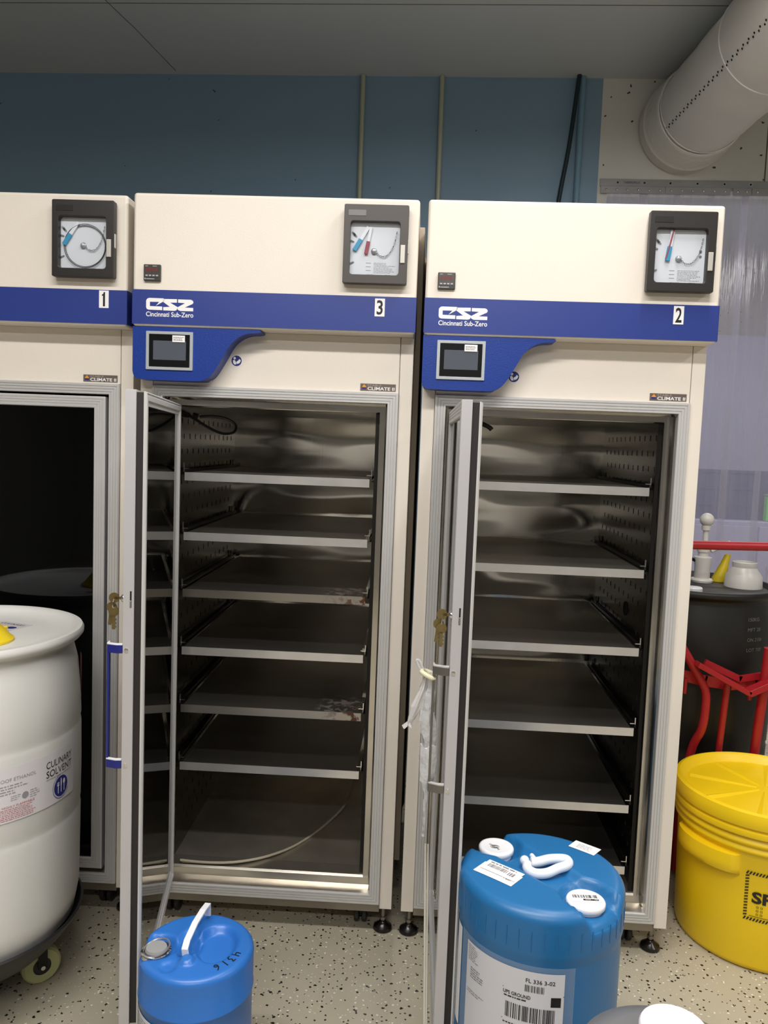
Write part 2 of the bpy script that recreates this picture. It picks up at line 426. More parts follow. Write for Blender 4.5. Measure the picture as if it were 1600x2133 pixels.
rust_shelf = None
def shelf_mat_rust():
    m = steel_shelf.copy(); m.name = 'steel_shelf_rusty'; nt = m.node_tree; b = nt.nodes['Principled BSDF']
    tc = nt.nodes.new('ShaderNodeTexCoord'); sep = nt.nodes.new('ShaderNodeSeparateXYZ')
    nt.links.new(tc.outputs['Object'], sep.inputs[0])
    n = nt.nodes.new('ShaderNodeTexNoise'); n.inputs['Scale'].default_value = 42; n.inputs['Detail'].default_value = 5
    nt.links.new(tc.outputs['Object'], n.inputs['Vector'])
    a = nt.nodes.new('ShaderNodeMapRange'); a.inputs[1].default_value = .13; a.inputs[2].default_value = .24; nt.links.new(sep.outputs[0], a.inputs[0])
    c = nt.nodes.new('ShaderNodeMapRange'); c.inputs[1].default_value = .26; c.inputs[2].default_value = .12; nt.links.new(sep.outputs[1], c.inputs[0])
    mu = nt.nodes.new('ShaderNodeMath'); mu.operation = 'MULTIPLY'; nt.links.new(a.outputs[0], mu.inputs[0]); nt.links.new(c.outputs[0], mu.inputs[1])
    mm = nt.nodes.new('ShaderNodeMath'); mm.operation = 'MULTIPLY'; nt.links.new(mu.outputs[0], mm.inputs[0])
    t = nt.nodes.new('ShaderNodeMapRange'); t.inputs[1].default_value = .5; t.inputs[2].default_value = .58; nt.links.new(n.outputs['Fac'], t.inputs[0])
    nt.links.new(t.outputs[0], mm.inputs[1])
    mx = nt.nodes.new('ShaderNodeMix'); mx.data_type = 'RGBA'
    src = b.inputs['Base Color'].links[0].from_socket
    nt.links.new(mm.outputs[0], mx.inputs[0]); nt.links.new(src, mx.inputs[6]); mx.inputs[7].default_value = lin((78, 44, 22))
    nt.links.new(mx.outputs[2], b.inputs['Base Color'])
    iv = nt.nodes.new('ShaderNodeMath'); iv.operation = 'SUBTRACT'; iv.inputs[0].default_value = 1; nt.links.new(mm.outputs[0], iv.inputs[1])
    nt.links.new(iv.outputs[0], b.inputs['Metallic'])
    return m
rusty = shelf_mat_rust()
lip_rusty = rusty

def liner_mat():
    m = mat('steel_liner', (172, 169, 162), .15, 1.0, var=.10, vscale=2.2, rvar=.04)
    nt = m.node_tree; b = nt.nodes['Principled BSDF']
    tc = nt.nodes.new('ShaderNodeTexCoord')
    mp = nt.nodes.new('ShaderNodeMapping'); mp.inputs['Scale'].default_value = (1.2, 1, 3.4); nt.links.new(tc.outputs['Object'], mp.inputs[0])
    n = nt.nodes.new('ShaderNodeTexNoise'); n.inputs['Scale'].default_value = 1.5; n.inputs['Detail'].default_value = 1; nt.links.new(mp.outputs[0], n.inputs['Vector'])
    mp2 = nt.nodes.new('ShaderNodeMapping'); mp2.inputs['Scale'].default_value = (160, 160, 3); nt.links.new(tc.outputs['Object'], mp2.inputs[0])
    n2 = nt.nodes.new('ShaderNodeTexNoise'); n2.inputs['Scale'].default_value = 1; n2.inputs['Detail'].default_value = 2; nt.links.new(mp2.outputs[0], n2.inputs['Vector'])
    b1 = nt.nodes.new('ShaderNodeBump'); b1.inputs['Strength'].default_value = 1.0; b1.inputs['Distance'].default_value = .052; nt.links.new(n.outputs['Fac'], b1.inputs['Height'])
    b2 = nt.nodes.new('ShaderNodeBump'); b2.inputs['Strength'].default_value = .10; b2.inputs['Distance'].default_value = .0006; nt.links.new(n2.outputs['Fac'], b2.inputs['Height'])
    nt.links.new(b1.outputs[0], b2.inputs['Normal']); nt.links.new(b2.outputs[0], b.inputs['Normal'])
    return m
liner_m = liner_mat()

CABPOS = {3: (-.3294, 2.345, -.0405), 2: (.4939, 2.3016, -.0505), 1: (-1.1542, 2.4024, -.032)}
SHELF = {3: (1.306, 1.124, .949, .769, .587, .403), 2: (1.314, 1.07, .834, .589, .348, .154), 1: (1.28, 1.04, .80, .56, .32)}
IX = .305      # liner half width
IY0, IY1 = .055, .82
def make_chamber(k, label):
    cx, cy, w = CABPOS[k]
    t = thing('climate_chamber', label, 'test chamber', (cx, cy, 0), w, 'tall cream climate chambers in a row')
    ZT = B + 2.0878; ZH = B + 1.7205
    # body shell
    m = MB()
    for s in (-1, 1):
        xs = sorted((s * BW, s * (BW - .003)))
        m.box(xs[0], xs[1], .004, .85, B, ZH)
        xs = sorted((s * BW, s * FW + s * .0008)); m.box(xs[0], xs[1], 0, .012, B, ZH)
        m.box(*sorted((s * BW, s * (FW - .004))), .012, .04, B + .002, ZH)
    m.box(-BW + .003, BW - .003, .84, .85, B, ZH)
    m.box(-FW + .0008, FW - .0008, 0, .012, B + 1.5609, ZH)
    m.box(-BW + .003, BW - .003, .012, .84, B + 1.53 + .02, B + 1.53 + .03)
    m.box(-BW + .003, BW - .003, .02, .84, B + .01, B + .02)
    m.build('body', cream, t, bevel=.0012)
    # header
    m = MB(); m.box(-HW, HW, HP, .85, ZH, ZT); m.build('header', cream, t, bevel=.009, seg=4)
    m = MB(); z0, z1 = B + 1.7264, B + 1.8219; e = .0010
    m.box(-HW - e, HW + e, HP - e, HP + .0001, z0, z1); m.box(-HW - e, -HW + .0001, HP - e, .845, z0, z1); m.box(HW - .0001, HW + e, HP - e, .845, z0, z1)
    m.build('header_stripe', blue_st, t)
    if k == 3:
        m = MB(); m.prism([(BW + .0002, .20), (BW + .018, .20), (BW + .020, .58), (BW + .0265, .62), (BW + .0265, .84), (BW + .0002, .84)], B + .05, ZT - .004, lambda x, y, z: (x, z, y)); m.build('gap_filler', mat('gap_filler_shade', (172, 160, 142), .6), t, bevel=.002)  # added filler closing the slit beside this chamber, coloured darker for the shade there
    # door surround
    pr = [(0, 0), (0, -.010), (.0015, -.012), (.007, -.012), (.0078, -.0098), (.0090, -.0098), (.0098, -.012), (.0150, -.012), (.0158, -.0098), (.0170, -.0098), (.0178, -.012), (.0230, -.012), (.0238, -.0098), (.0250, -.0098), (.0258, -.012), (.0305, -.012), (.0318, -.010), (.0318, .012)]
    m = MB(); m.rframe(pr, -FW, FW, B + .018, B + 1.5609); m.build('door_surround', alum, t, ang=25)
    m = MB(); m.rframe([(.0318, .012), (.0318, .018), (.034, .034), (.038, .040), (.0545, .040), (.0547, .055)], -FW, FW, B + .018, B + 1.5609); m.build('inner_reveal', steel_f, t, ang=30)
    # stainless threshold lip
    m = MB(); m.prism([(0, 0)] * 0 + [(-.004, B + .050), (.036, B + .052), (.040, B + .075), (.046, B + .080), (.100, B + .082), (.100, B + .060)], -FI + .003, FI - .003, lambda x, y, z: (y, x, z))
    m.build('threshold', mat('threshold_steel', (215, 208, 196), .3, .9, var=.12, vscale=10), t, bevel=.003)
    # liner: five inward panels
    m = MB(); z0, z1 = B + .078, B + 1.505; T = .003
    m.box(-IX - T, IX + T, IY1, IY1 + T, z0 - T, z1 + T)
    m.box(-IX - T, IX + T, IY0 + .03, IY1, z1, z1 + T)
    m.build('back_liner', liner_m, t)
    m = MB(); m.box(-IX, IX, .10, IY1 - .0005, z0 - T, z0); m.build('floor_pan', mat('floor_pan_steel', (196, 188, 174), .40, .85, var=.18, vscale=9), t)
    for s in (-1, 1):
        m = MB(); m.box(*sorted((s * IX, s * (IX + T))), IY0, IY1, z0 - T, z1); sl_ = m
        fp = MB(); fp.box(*sorted((s * (IX - .012), s * (IX - .001))), IY0, IY0 + .004, z0, z1)
        q = MB()
        zz = z0 + .06; r_ = 0
        while zz < z1 - .05:
            yy = .11 + (.022 if r_ % 2 else 0)
            while yy < IY1 - .06:
                q.box(*sorted((s * (IX - .0008), s * (IX + .0001))), yy, yy + .0042, zz, zz + .016); yy += .062
            zz += .047; r_ += 1
        if k == 2 and s == 1: q.disc((IX - .0005, .34, B + .90), (-1, 0, 0), .024, .002, 24)
        sl_.build('side_liner', steel_s, t, extra=[(q, slotm)])
        q = MB(); zz = z0 + .06
        while zz < z1: q.sphere((s * (IX - .0035), IY0 + .02, zz), .0042, 6); zz += .122
        fp.build('front_post', dark_metal, t, extra=[(q, chrome)])
    # shelves
    for i, sz in enumerate(SHELF[k]):
        z = B + sz; m = MB(); T = .0015; sx = .272; y0 = .06
        m.box(-sx, sx, y0 + .001, .79, z - T, z)
        rm = rusty if (k == 3 and i in (2, 4)) else None
        m.build('shelf', rm or steel_shelf, t)
        m = MB(); m.box(-sx - .008, sx + .008, y0 - .0012, y0 + .0006, z - .024, z + .0008); m.box(-sx - .008, sx + .008, y0 + .0006, y0 + .014, z - .024, z - .0228)
        m.build('shelf_lip', rm or steel_lip, t)
        for s in (-1, 1):
            q = MB(); xs = sorted((s * (IX - .002), s * (IX - .020)))
            q.box(xs[0], xs[1], y0 + .02, .795, z - .008, z - .0065)
            xs2 = sorted((s * (IX - .002), s * (IX - .0035))); q.box(xs2[0], xs2[1], y0 + .02, .795, z - .008, z + .006)
            xs2 = sorted((s * (IX - .018), s * (IX - .0195))); q.box(xs2[0], xs2[1], y0 + .004, .79, z + .0001, z + .009)
            q.box(*sorted((s * (IX - .004), s * (IX - .006))), y0 + .012, y0 + .030, z - .03, z + .030)
            q.box(*sorted((s * (IX - .004), s * (IX - .006))), .76, .78, z - .03, z + .026)
            q.build('shelf_rail', dark_metal, t)
            q = MB(); q.box(*sorted((s * (IX - .018), s * (IX - .034))), y0 + .010, y0 + .014, z + .010, z + .0125)
            q.box(*sorted((s * (IX - .018), s * (IX - .0205))), y0 + .008, y0 + .016, z + .001, z + .030)
            q.build('rail_clip', chrome, t)
    # base rail and feet
    m = MB(); m.box(-FW, FW, .006, .03, B - .014, B + .0165); m.box(-FW, -FW + .03, .03, .83, B - .014, B + .009); m.box(FW - .03, FW, .03, .83, B - .014, B + .009); m.box(-FW, FW, .80, .83, B - .014, B + .009)
    m.build('base_rail', steel_base, t, bevel=.001)
    for sx in (-1, 1):
        for yy in (.10, .74):
            m = MB(); x = sx * .30; zc = .034
            for d in (-1, 1):
                m.lathe([(.012, 0), (.030, 0), (.034, .003), (.034, .013), (.030, .016), (.012, .016)], 24, (0, 0, 0), True,
                        lambda a, b_, c_, d=d: (x + d * (.004 + c_), yy + a, zc + b_))
            m.box(x - .004, x + .004, yy - .012, yy + .012, zc - .005, B - .018)
            m.box(x - .026, x + .026, yy - .03, yy + .03, B - .020, B - .0141)
            m.lathe([(.020, .065), (.020, .078), (.012, .080)], 20, (x, yy, 0), True)
            m.build('caster', black_pl, t, bevel=.001)
            if yy < .5:
                m = MB(); x2 = sx * .372
                m.lathe([(.0065, .024), (.0065, B + .009)], 12, (x2, .060, 0)); m.lathe([(.011, .034), (.011, .042)], 6, (x2, .060, 0))
                m.build('foot_stem', steel_base, t)
                m = MB(); m.lathe([(.0001, 0), (.026, 0), (.030, .004), (.028, .012), (.014, .022), (.010, .028), (.0065, .029)], 28, (x2, .060, 0)); m.build('levelling_foot', mat('foot_black_glossy', (26, 20, 20), .25), t)
    # temperature display
    dx0, dz0 = -.3665, B + 1.8445
    m = MB(); m.box(dx0, dx0 + .048, HP - .009, HP, dz0, dz0 + .0455); d = m.build('temperature_display', mat('display_case', (52, 54, 52), .35), t, bevel=.002)
    m = MB(); m.box(dx0 + .003, dx0 + .045, HP - .0096, HP - .009, dz0 + .010, dz0 + .0435); m.build('display_face', mat('display_face', (70, 68, 66), .25), d)
    m = MB(); put_text(m, '8888', dx0 + .006, dz0 + .0245, .0115, fr(HP - .0099), width=.034, bold=.01); m.build('digits', led_off, d)
    m = MB(); f = fr(HP - .0099)
    for i in range(4): m.rect(dx0 + .006 + i * .0098, dz0 + .013, dx0 + .0125 + i * .0098, dz0 + .0165, f)
    m.rect(dx0 + .005, dz0 + .0395, dx0 + .013, dz0 + .041, f); m.rect(dx0 + .026, dz0 + .0395, dx0 + .038, dz0 + .041, f)
    f2 = fr(HP - .0092); m.rect(dx0 + .003, dz0 + .004, dx0 + .006, dz0 + .008, f2); m.rect(dx0 + .0075, dz0 + .0045, dx0 + .031, dz0 + .0065, f2)
    m.build('display_marks', lgrey_ink, d)
    make_recorder(t, k)
    # number plate
    u0 = {3: .2852, 2: .2787, 1: .3196}[k]; v1 = B + {3: 1.8162, 2: 1.8181, 1: 1.8200}[k]
    m = MB(); m.box(u0, u0 + .0277, HP - .0018, HP - .0009, v1 - .049, v1); p = m.build('number_plate', white_p, t)
    m = MB(); put_text(m, str(k), u0 + .0139, v1 - .0445, .040, fr(HP - .0021), width=.0170, bold=.018, align='CENTER') if k != 1 else m.flat([(u0 + .0115, v1 - .0445), (u0 + .0175, v1 - .0445), (u0 + .0175, v1 - .0045), (u0 + .0135, v1 - .0045), (u0 + .0125, v1 - .009), (u0 + .0085, v1 - .0115), (u0 + .0085, v1 - .0155), (u0 + .0115, v1 - .0150)], fr(HP - .0021)); m.build('digit', ink, p)
    logo(t)
    # badge under the header
    bx, bz = .2475, B + 1.5655
    m = MB(); m.box(bx, bx + .1025, -.0012, .0001, bz, bz + .0205); b_ = m.build('badge', badge_m, t)
    m = MB(); put_text(m, 'CLIMATE II', bx + .021, bz + .002, .0095, fr(-.0015), width=.078, bold=.02); m.build('badge_text', white_p, b_)
    m = MB(); put_text(m, 'STABLE', bx + .021, bz + .0130, .0058, fr(-.0015), width=.040, bold=.0); m.build('badge_text', mat('badge_dim', (170, 160, 154), .5), b_)
    m = MB(); m.flat([(bx + .004, bz + .010), (bx + .018, bz + .010), (bx + .011, bz + .0185)], fr(-.0015)); m.build('badge_mark', orange_i, b_)
    m = MB(); m.flat([(bx + .004, bz + .0095), (bx + .0055, bz + .004), (bx + .0165, bz + .004), (bx + .018, bz + .0095)], fr(-.0015)); m.build('badge_mark', blue_ink, b_)
    # manual pictogram
    ix, iz = (-.1154, B + 1.6383) if k == 3 else (-.1379, B + 1.6189)
    if k != 1:
        m = MB(); m.disc((ix, 0.0, iz), (0, -1, 0), .0170, .0006, 32); ic = m.build('manual_sticker', white_p, t)
        m = MB(); m.disc((ix, -.0006, iz), (0, -1, 0), .0152, .0003, 32); m.build('sticker_disc', blue_ink, ic)
        m = MB(); f = fr(-.0012)
        m.flat([(ix - .0058 + .0036 * math.cos(a), iz + .0075 + .0036 * math.sin(a)) for a in [2 * PI * j / 14 for j in range(14)]], f)
        m.flat([(ix - .011, iz + .001), (ix - .006, iz + .003), (ix - .002, iz - .003), (ix - .001, iz - .0105), (ix - .006, iz - .0108), (ix - .010, iz - .006)], f)
        m.flat([(ix, iz - .002), (ix + .005, iz + .001), (ix + .008, iz + .006), (ix + .0125, iz + .001), (ix + .009, iz - .006), (ix + .002, iz - .009), (ix - .0008, iz - .007)], f)
        m.build('sticker_figure', white_p, ic)
    # control pod with touch screen
    if k != 1:
        base = [(-.0400, 1.7200), (-.0330, 1.7150), (-.0450, 1.7110), (-.0690, 1.7090), (-.0950, 1.6990), (-.1200, 1.6770), (-.1440, 1.6350), (-.1700, 1.5930), (-.190, 1.5780), (-.2150, 1.5715), (-.3400, 1.5715), (-.3850, 1.5735), (-.3960, 1.5820), (-.4000, 1.5950), (-.4003, 1.7200)]
        sm = smooth_poly(base[:11], 5)[:-1] + smooth_poly(base[10:14], 4)[:-1] + base[13:]
        m = MB(); m.prism([(x, z + B) for x, z in sm], -.062, .0); pod = m.build('control_pod', blue_pod, t, bevel=.015, seg=6)
        for p_ in pod.data.polygons: pass
        bx0, bx1, bz0, bz1 = (-.3605, -.2265, B + 1.6000, B + 1.7075)
        m = MB(); m.ring(rrect(bx0, bx1, bz0, bz1, .001, 2), rrect(bx0 + .0085, bx1 - .0085, bz0 + .008, bz1 - .008, .001, 2), -.0665, -.0615)
        bz = m.build('screen_bezel', bezel_m, pod, bevel=.001)
        m = MB(); m.box(bx0 + .0085, bx1 - .0085, -.0645, -.0615, bz0 + .008, bz1 - .008); m.build('screen_border', mat('screen_black', (16, 17, 19), .2), pod)
        m = MB(); m.box(bx0 + .0205, bx1 - .0195, -.0649, -.0644, bz0 + .028, bz1 - .026); m.build('touch_screen', screen_m, pod)
        sx0 = bx1 - .058; sz0 = bz1 - .029
        m = MB(); m.box(sx0, sx0 + .0355, -.0672, -.0650, sz0, sz0 + .0185); m.build('calibration_sticker', white_p, pod)
        m = MB(); scribble(m, sx0 + .003, sz0 + .003, sx0 + .033, sz0 + .015, 4, fr(-.0675), minw=.8); m.build('sticker_print', grey_ink, pod)
    # doors
    make_door(t, k, {3: 79.8, 2: 89.2, 1: 0}[k], {3: 1.509, 2: 1.511, 1: 1.522}[k], k != 1)
    return t

cab1 = make_chamber(1, 'cream climate chamber numbered 1 with its dark glass door closed, behind the white drum')
cab3 = make_chamber(3, 'cream climate chamber numbered 3, middle of the row, glass door open and blue door handle')
cab2 = make_chamber(2, 'cream climate chamber numbered 2, right end of the row, door open')
# ---------------------------------------------------------------- camera, render look
cam = bpy.data.cameras.new('camera'); co = bpy.data.objects.new('camera', cam); COL.objects.link(co); SC.camera = co
cam.sensor_fit = 'VERTICAL'; cam.sensor_height = 24.0; cam.lens = 1664.4 / 2133 * 24.0; cam.clip_start = .02
P_, R_ = .0834, .0379
co.location = (0, 0, 1.4105 + B)
# image right / up / forward axes
fw = Vector((0, math.cos(P_), -math.sin(P_))); up0 = Vector((0, math.sin(P_), math.cos(P_))); rt0 = Vector((1, 0, 0))
# pixel = (x cr - y sr, x sr + y cr): x along +right', so right' = cr*rt0 - sr... solved for a frame rolled by R_
rt = rt0 * math.cos(R_) + up0 * math.sin(R_); up = up0 * math.cos(R_) - rt0 * math.sin(R_)
M = Matrix((rt, up, -fw)).transposed().to_4x4(); M.translation = co.location
co.matrix_world = M
SC.view_settings.view_transform = 'Standard'; SC.view_settings.look = 'None'; SC.view_settings.gamma = 1
SC.view_settings.use_curve_mapping = False
SC.view_settings.exposure = 0.0
# ---------------------------------------------------------------- setting
ZC = 3.41
def floor_mat():
    m = mat('epoxy_floor', (186, 178, 158), .32, var=.06, vscale=2.5, bump=.12, bscale=120)
    nt = m.node_tree; b = nt.nodes['Principled BSDF']; src = b.inputs['Base Color'].links[0].from_socket
    tc = nt.nodes.new('ShaderNodeTexCoord'); nz = nt.nodes.new('ShaderNodeTexNoise'); nz.inputs['Scale'].default_value = 130
    nt.links.new(tc.outputs['Object'], nz.inputs['Vector'])
    ad = nt.nodes.new('ShaderNodeMixRGB'); ad.blend_type = 'ADD'; ad.inputs[0].default_value = .009
    nt.links.new(tc.outputs['Object'], ad.inputs[1]); nt.links.new(nz.outputs['Color'], ad.inputs[2])
    for sc, rad, gate, col in ((42, .16, .79, (26, 24, 24)), (80, .20, .84, (44, 41, 38)), (50, .14, .85, (232, 228, 214)), (95, .18, .87, (212, 208, 196))):
        mp = nt.nodes.new('ShaderNodeMapping'); mp.inputs['Location'].default_value = (sc * .37, sc * .11, .2)
        nt.links.new(ad.outputs[0], mp.inputs[0])
        v = nt.nodes.new('ShaderNodeTexVoronoi'); v.voronoi_dimensions = '2D'; v.inputs['Scale'].default_value = sc; nt.links.new(mp.outputs[0], v.inputs['Vector'])
        l = nt.nodes.new('ShaderNodeMath'); l.operation = 'LESS_THAN'; l.inputs[1].default_value = rad; nt.links.new(v.outputs['Distance'], l.inputs[0])
        s = nt.nodes.new('ShaderNodeSeparateColor'); nt.links.new(v.outputs['Color'], s.inputs[0])
        g = nt.nodes.new('ShaderNodeMath'); g.operation = 'GREATER_THAN'; g.inputs[1].default_value = gate; nt.links.new(s.outputs[0], g.inputs[0])
        mu = nt.nodes.new('ShaderNodeMath'); mu.operation = 'MULTIPLY'; nt.links.new(l.outputs[0], mu.inputs[0]); nt.links.new(g.outputs[0], mu.inputs[1])
        mx = nt.nodes.new('ShaderNodeMix'); mx.data_type = 'RGBA'; nt.links.new(mu.outputs[0], mx.inputs[0]); nt.links.new(src, mx.inputs[6]); mx.inputs[7].default_value = lin(col)
        src = mx.outputs[2]
    nt.links.new(src, b.inputs['Base Color'])
    return m
wall_blue = mat('wall_blue_paint', (122, 151, 174), .5, var=.05, vscale=1.6, bump=.25, bscale=14)
wall_white = mat('wall_white_paint', (206, 206, 202), .5, var=.05, vscale=2, bump=.2, bscale=14)
def chips(m, sc, rad, gate, col):       # small paint chips and scuffs, fixed to the wall
    nt = m.node_tree; b = nt.nodes['Principled BSDF']; src = b.inputs['Base Color'].links[0].from_socket
    tc = nt.nodes.new('ShaderNodeTexCoord'); mp = nt.nodes.new('ShaderNodeMapping'); mp.inputs['Rotation'].default_value = (PI / 2, 0, 0); nt.links.new(tc.outputs['Object'], mp.inputs[0])
    nz = nt.nodes.new('ShaderNodeTexNoise'); nz.inputs['Scale'].default_value = 40; nt.links.new(mp.outputs[0], nz.inputs['Vector'])
    ad = nt.nodes.new('ShaderNodeMixRGB'); ad.blend_type = 'ADD'; ad.inputs[0].default_value = .03; nt.links.new(mp.outputs[0], ad.inputs[1]); nt.links.new(nz.outputs['Color'], ad.inputs[2])
    v = nt.nodes.new('ShaderNodeTexVoronoi'); v.voronoi_dimensions = '2D'; v.inputs['Scale'].default_value = sc; nt.links.new(ad.outputs[0], v.inputs['Vector'])
    l = nt.nodes.new('ShaderNodeMath'); l.operation = 'LESS_THAN'; l.inputs[1].default_value = rad; nt.links.new(v.outputs['Distance'], l.inputs[0])
    s = nt.nodes.new('ShaderNodeSeparateColor'); nt.links.new(v.outputs['Color'], s.inputs[0])
    g = nt.nodes.new('ShaderNodeMath'); g.operation = 'GREATER_THAN'; g.inputs[1].default_value = gate; nt.links.new(s.outputs[0], g.inputs[0])
    mu = nt.nodes.new('ShaderNodeMath'); mu.operation = 'MULTIPLY'; nt.links.new(l.outputs[0], mu.inputs[0]); nt.links.new(g.outputs[0], mu.inputs[1])
    mx = nt.nodes.new('ShaderNodeMix'); mx.data_type = 'RGBA'; nt.links.new(mu.outputs[0], mx.inputs[0]); nt.links.new(src, mx.inputs[6]); mx.inputs[7].default_value = lin(col)
    nt.links.new(mx.outputs[2], b.inputs['Base Color'])
chips(wall_white, 9, .05, .6, (60, 56, 52)); chips(wall_blue, 4.3, .018, .72, (52, 72, 92))
ceil_m = mat('ceiling_paint', (186, 190, 193), .7, var=.05, vscale=1)
dim_wall = mat('rear_wall_paint', (160, 158, 154), .7)
def struct(o): o['kind'] = 'structure'; return o
YB, WA = 4.3, -.061
WM = Matrix.Translation((0, YB, 0)) @ Matrix.Rotation(WA, 4, 'Z')
def wp(x, y, z): return WM @ Vector((x, y, z))
m = MB(); m.box(-5, 6, -5, 9.5, -.1, 0); struct(m.build('floor', floor_mat()))
m = MB(); m.box(-5, 6, -5, 9.5, ZC, ZC + .1); struct(m.build('ceiling', ceil_m))
m = MB(); m.box(-4.8, 1.035, 0, .12, 0, ZC); o = struct(m.build('wall_back', wall_blue)); o.matrix_world = WM
OP0, OP1, OPZ = 1.085, 2.75, 2.865
m = MB(); m.box(1.0352, OP0, 0.0, .12, 0, ZC); m.box(OP0, OP1, 0.0, .12, OPZ, ZC); m.box(OP1, 4.6, 0, .12, 0, ZC)
o = struct(m.build('wall_doorway', wall_white)); o.matrix_world = WM
m = MB(); m.box(-4.3, -4.2, -4.6, 4.6, 0, ZC); struct(m.build('wall_left', dim_wall))
m = MB(); m.box(4.3, 4.4, -4.6, 9, 0, ZC); struct(m.build('wall_right', wall_white))
m = MB(); m.box(-4.3, 4.4, -4.7, -4.6, 0, ZC); struct(m.build('wall_front', dim_wall))
m = MB(); m.box(.2, 4.4, 8.2, 8.3, 0, ZC); struct(m.build('wall_far', wall_white))
m = MB(); m.box(.2, .3, 4.5, 8.2, 0, ZC); struct(m.build('wall_side', wall_white))
m = MB(); m.box(1.0, OP0 - .001, -.012, 0, 0, .10); o = struct(m.build('baseboard_back', mat('cove_base', (88, 90, 88), .5))); o.matrix_world = WM
# seams in the ceiling boards and the cracked joint
m = MB()
for yy in (3.62, 2.4): m.box(-4, 4.2, yy, yy + .004, ZC - .0012, ZC - .0002, lambda x, y, z: (x, y - x * .061, z))
a, b = Vector((-1.35, 3.50, ZC - .001)), Vector((-1.17, 4.33, ZC - .001)); m.tube([a, (a + b) / 2 + Vector((.01, 0, 0)), b], .0018, 4)
struct(m.build('trim_1', mat('seam_dark', (92, 92, 92), .8)))

m = MB(); m.box(1.866, 1.872, -.0015, .0, 2.915, ZC - .001); o = struct(m.build('trim_2', mat('wall_seam', (96, 90, 80), .7))); o.matrix_world = WM
# conduits and cable on the blue wall
def wtube(name, label, cat, pts, r, mt, group=None, extra=None):
    t = thing(name, label, cat, tuple(wp(pts[0][0], pts[0][1], 0))) if extra else None
    q = MB(); q.tube(pts, r, 14, sm=4 if len(pts) > 2 else 0); o = q.build(name, mt)
    o.matrix_world = WM
    return tag(o, label, cat, group)
cond_m = mat('conduit_cream', (176, 180, 160), .45, .2)
wtube('conduit', 'cream vertical conduit on the blue wall above chamber 3, left of the two', 'pipe', [(-.1915, -.014, ZC - .001), (-.187, -.014, 0.0)], .0125, cond_m, 'cream conduits on the blue wall')
wtube('conduit', 'cream vertical conduit on the blue wall above the gap between chambers 3 and 2', 'pipe', [(.216, -.014, ZC - .001), (.232, -.014, 0.0)], .0125, cond_m, 'cream conduits on the blue wall')
wtube('wall_pipe', 'pipe painted blue like the wall, beside the black cable', 'pipe', [(.930, -.017, ZC - .001), (.917, -.017, 0.0)], .016, mat('pipe_blue', (112, 146, 170), .45))
wtube('black_cable', 'thick black cable running slantwise down the blue wall from the ceiling', 'cable', [(.908, -.036, ZC - .001), (.900, -.045, ZC - .07), (.872, -.05, 3.05), (.837, -.05, 2.8), (.79, -.05, 2.4), (.74, -.05, 1.8)], .011, mat('cable_black', (14, 34, 42), .5))

# ceiling duct
dm = mat('duct_wrap', (214, 210, 205), .42, var=.05, vscale=5, bump=.5, bscale=5, bdist=.01)
t = thing('air_duct', 'wide white perforated round air duct leading from the wall at upper right', 'duct', tuple(wp(1.45, 0, 3.17)))
D0 = wp(1.45, 0, 3.17); dd = Vector((.018, -1, .0)).normalized()
q_ = dd.to_track_quat('Z', 'Y')
def dfn(x, y, z): return (q_ @ Vector((x, y, z)))
m = MB(); prof = [(.205, .002)]
n = 60
for i in range(n + 1): prof.append((.2105 + .0015 * math.sin(i * 1.3), .05 + i * (3.4 / n)))
m.lathe(prof, 64, (0, 0, 0), False, dfn); m.build('duct_tube', dm, t)
m = MB(); m.lathe([(.205, .0025), (.228, .0025), (.231, .010), (.226, .055), (.233, .075), (.224, .10), (.230, .125), (.220, .155), (.226, .180), (.218, .21), (.222, .23), (.2175, .245), (.2125, .247)], 64, (0, 0, 0), False, dfn); m.build('collar', mat('duct_collar', (216, 212, 206), .3, var=.04, bump=.6, bscale=22, bdist=.006), t)
m = MB()
for rz in (.262, .90): m = MB(); m.tube([dfn(.2128 * math.cos(a), .2128 * math.sin(a), rz + .008 * math.sin(2 * a)) for a in [2 * PI * k / 48 for k in range(48)]], .0022, 5, closed=True); m.build('wrap_tape', white_pl, t)
# perforation rows along the underside facing the room
inv_q = q_.inverted()
m = MB()
for i in range(72):
    zz = .27 + i * .022 + (.006 if i % 2 else 0)
    dirw = Vector((-.86, 0, -.51)) if i % 2 == 0 else Vector((-.84, 0, -.54))
    dl = inv_q @ dirw; dl.z = 0; dl.normalize()
    p = q_ @ (dl * .2118 + Vector((0, 0, zz))); nrm = q_ @ dl
    m.disc(tuple(p), tuple(nrm), .0042, .0014, 8)
m.build('perforations', slotm, t)

# strip curtain
t = thing('strip_curtain', 'clear plastic strip curtain hung from a bolted metal rail in the doorway', 'curtain', (0, YB, 0), WA)
rail_m = mat('galvanised', (150, 150, 152), .4, .5, var=.1, vscale=12)
m = MB(); m.box(1.046, 2.70, -.008, -.0005, 2.876, 2.913); m.build('hanging_rail', rail_m, t, bevel=.001)
m = MB(); f = lambda u, v: (u, -.0085, v)
x = 1.13; k = 0
holes = [(1.135, 0), (1.27, 0), (1.40, 1), (1.535, 1), (1.67, 1), (1.80, 1), (1.94, 1), (2.07, 1), (2.2, 1)]
for x, w_ in holes: m.disc((x, -.008, 2.896), (0, -1, 0), .0048, .0008, 12)
put_text(m, 'THERMOPLUS', 1.165, 2.8915, .010, f, width=.082)
m.build('rail_holes', slotm, t)
m = MB()
for x, w_ in holes:
    if w_: m.lathe([(.0058, 0), (.0085, 0), (.0085, .0008), (.0058, .0008)], 16, (0, 0, 0), False, lambda a, b_, c, x=x: (x + a, -.0082 - c, 2.896 + b_))
m.build('rail_washers', chrome, t)
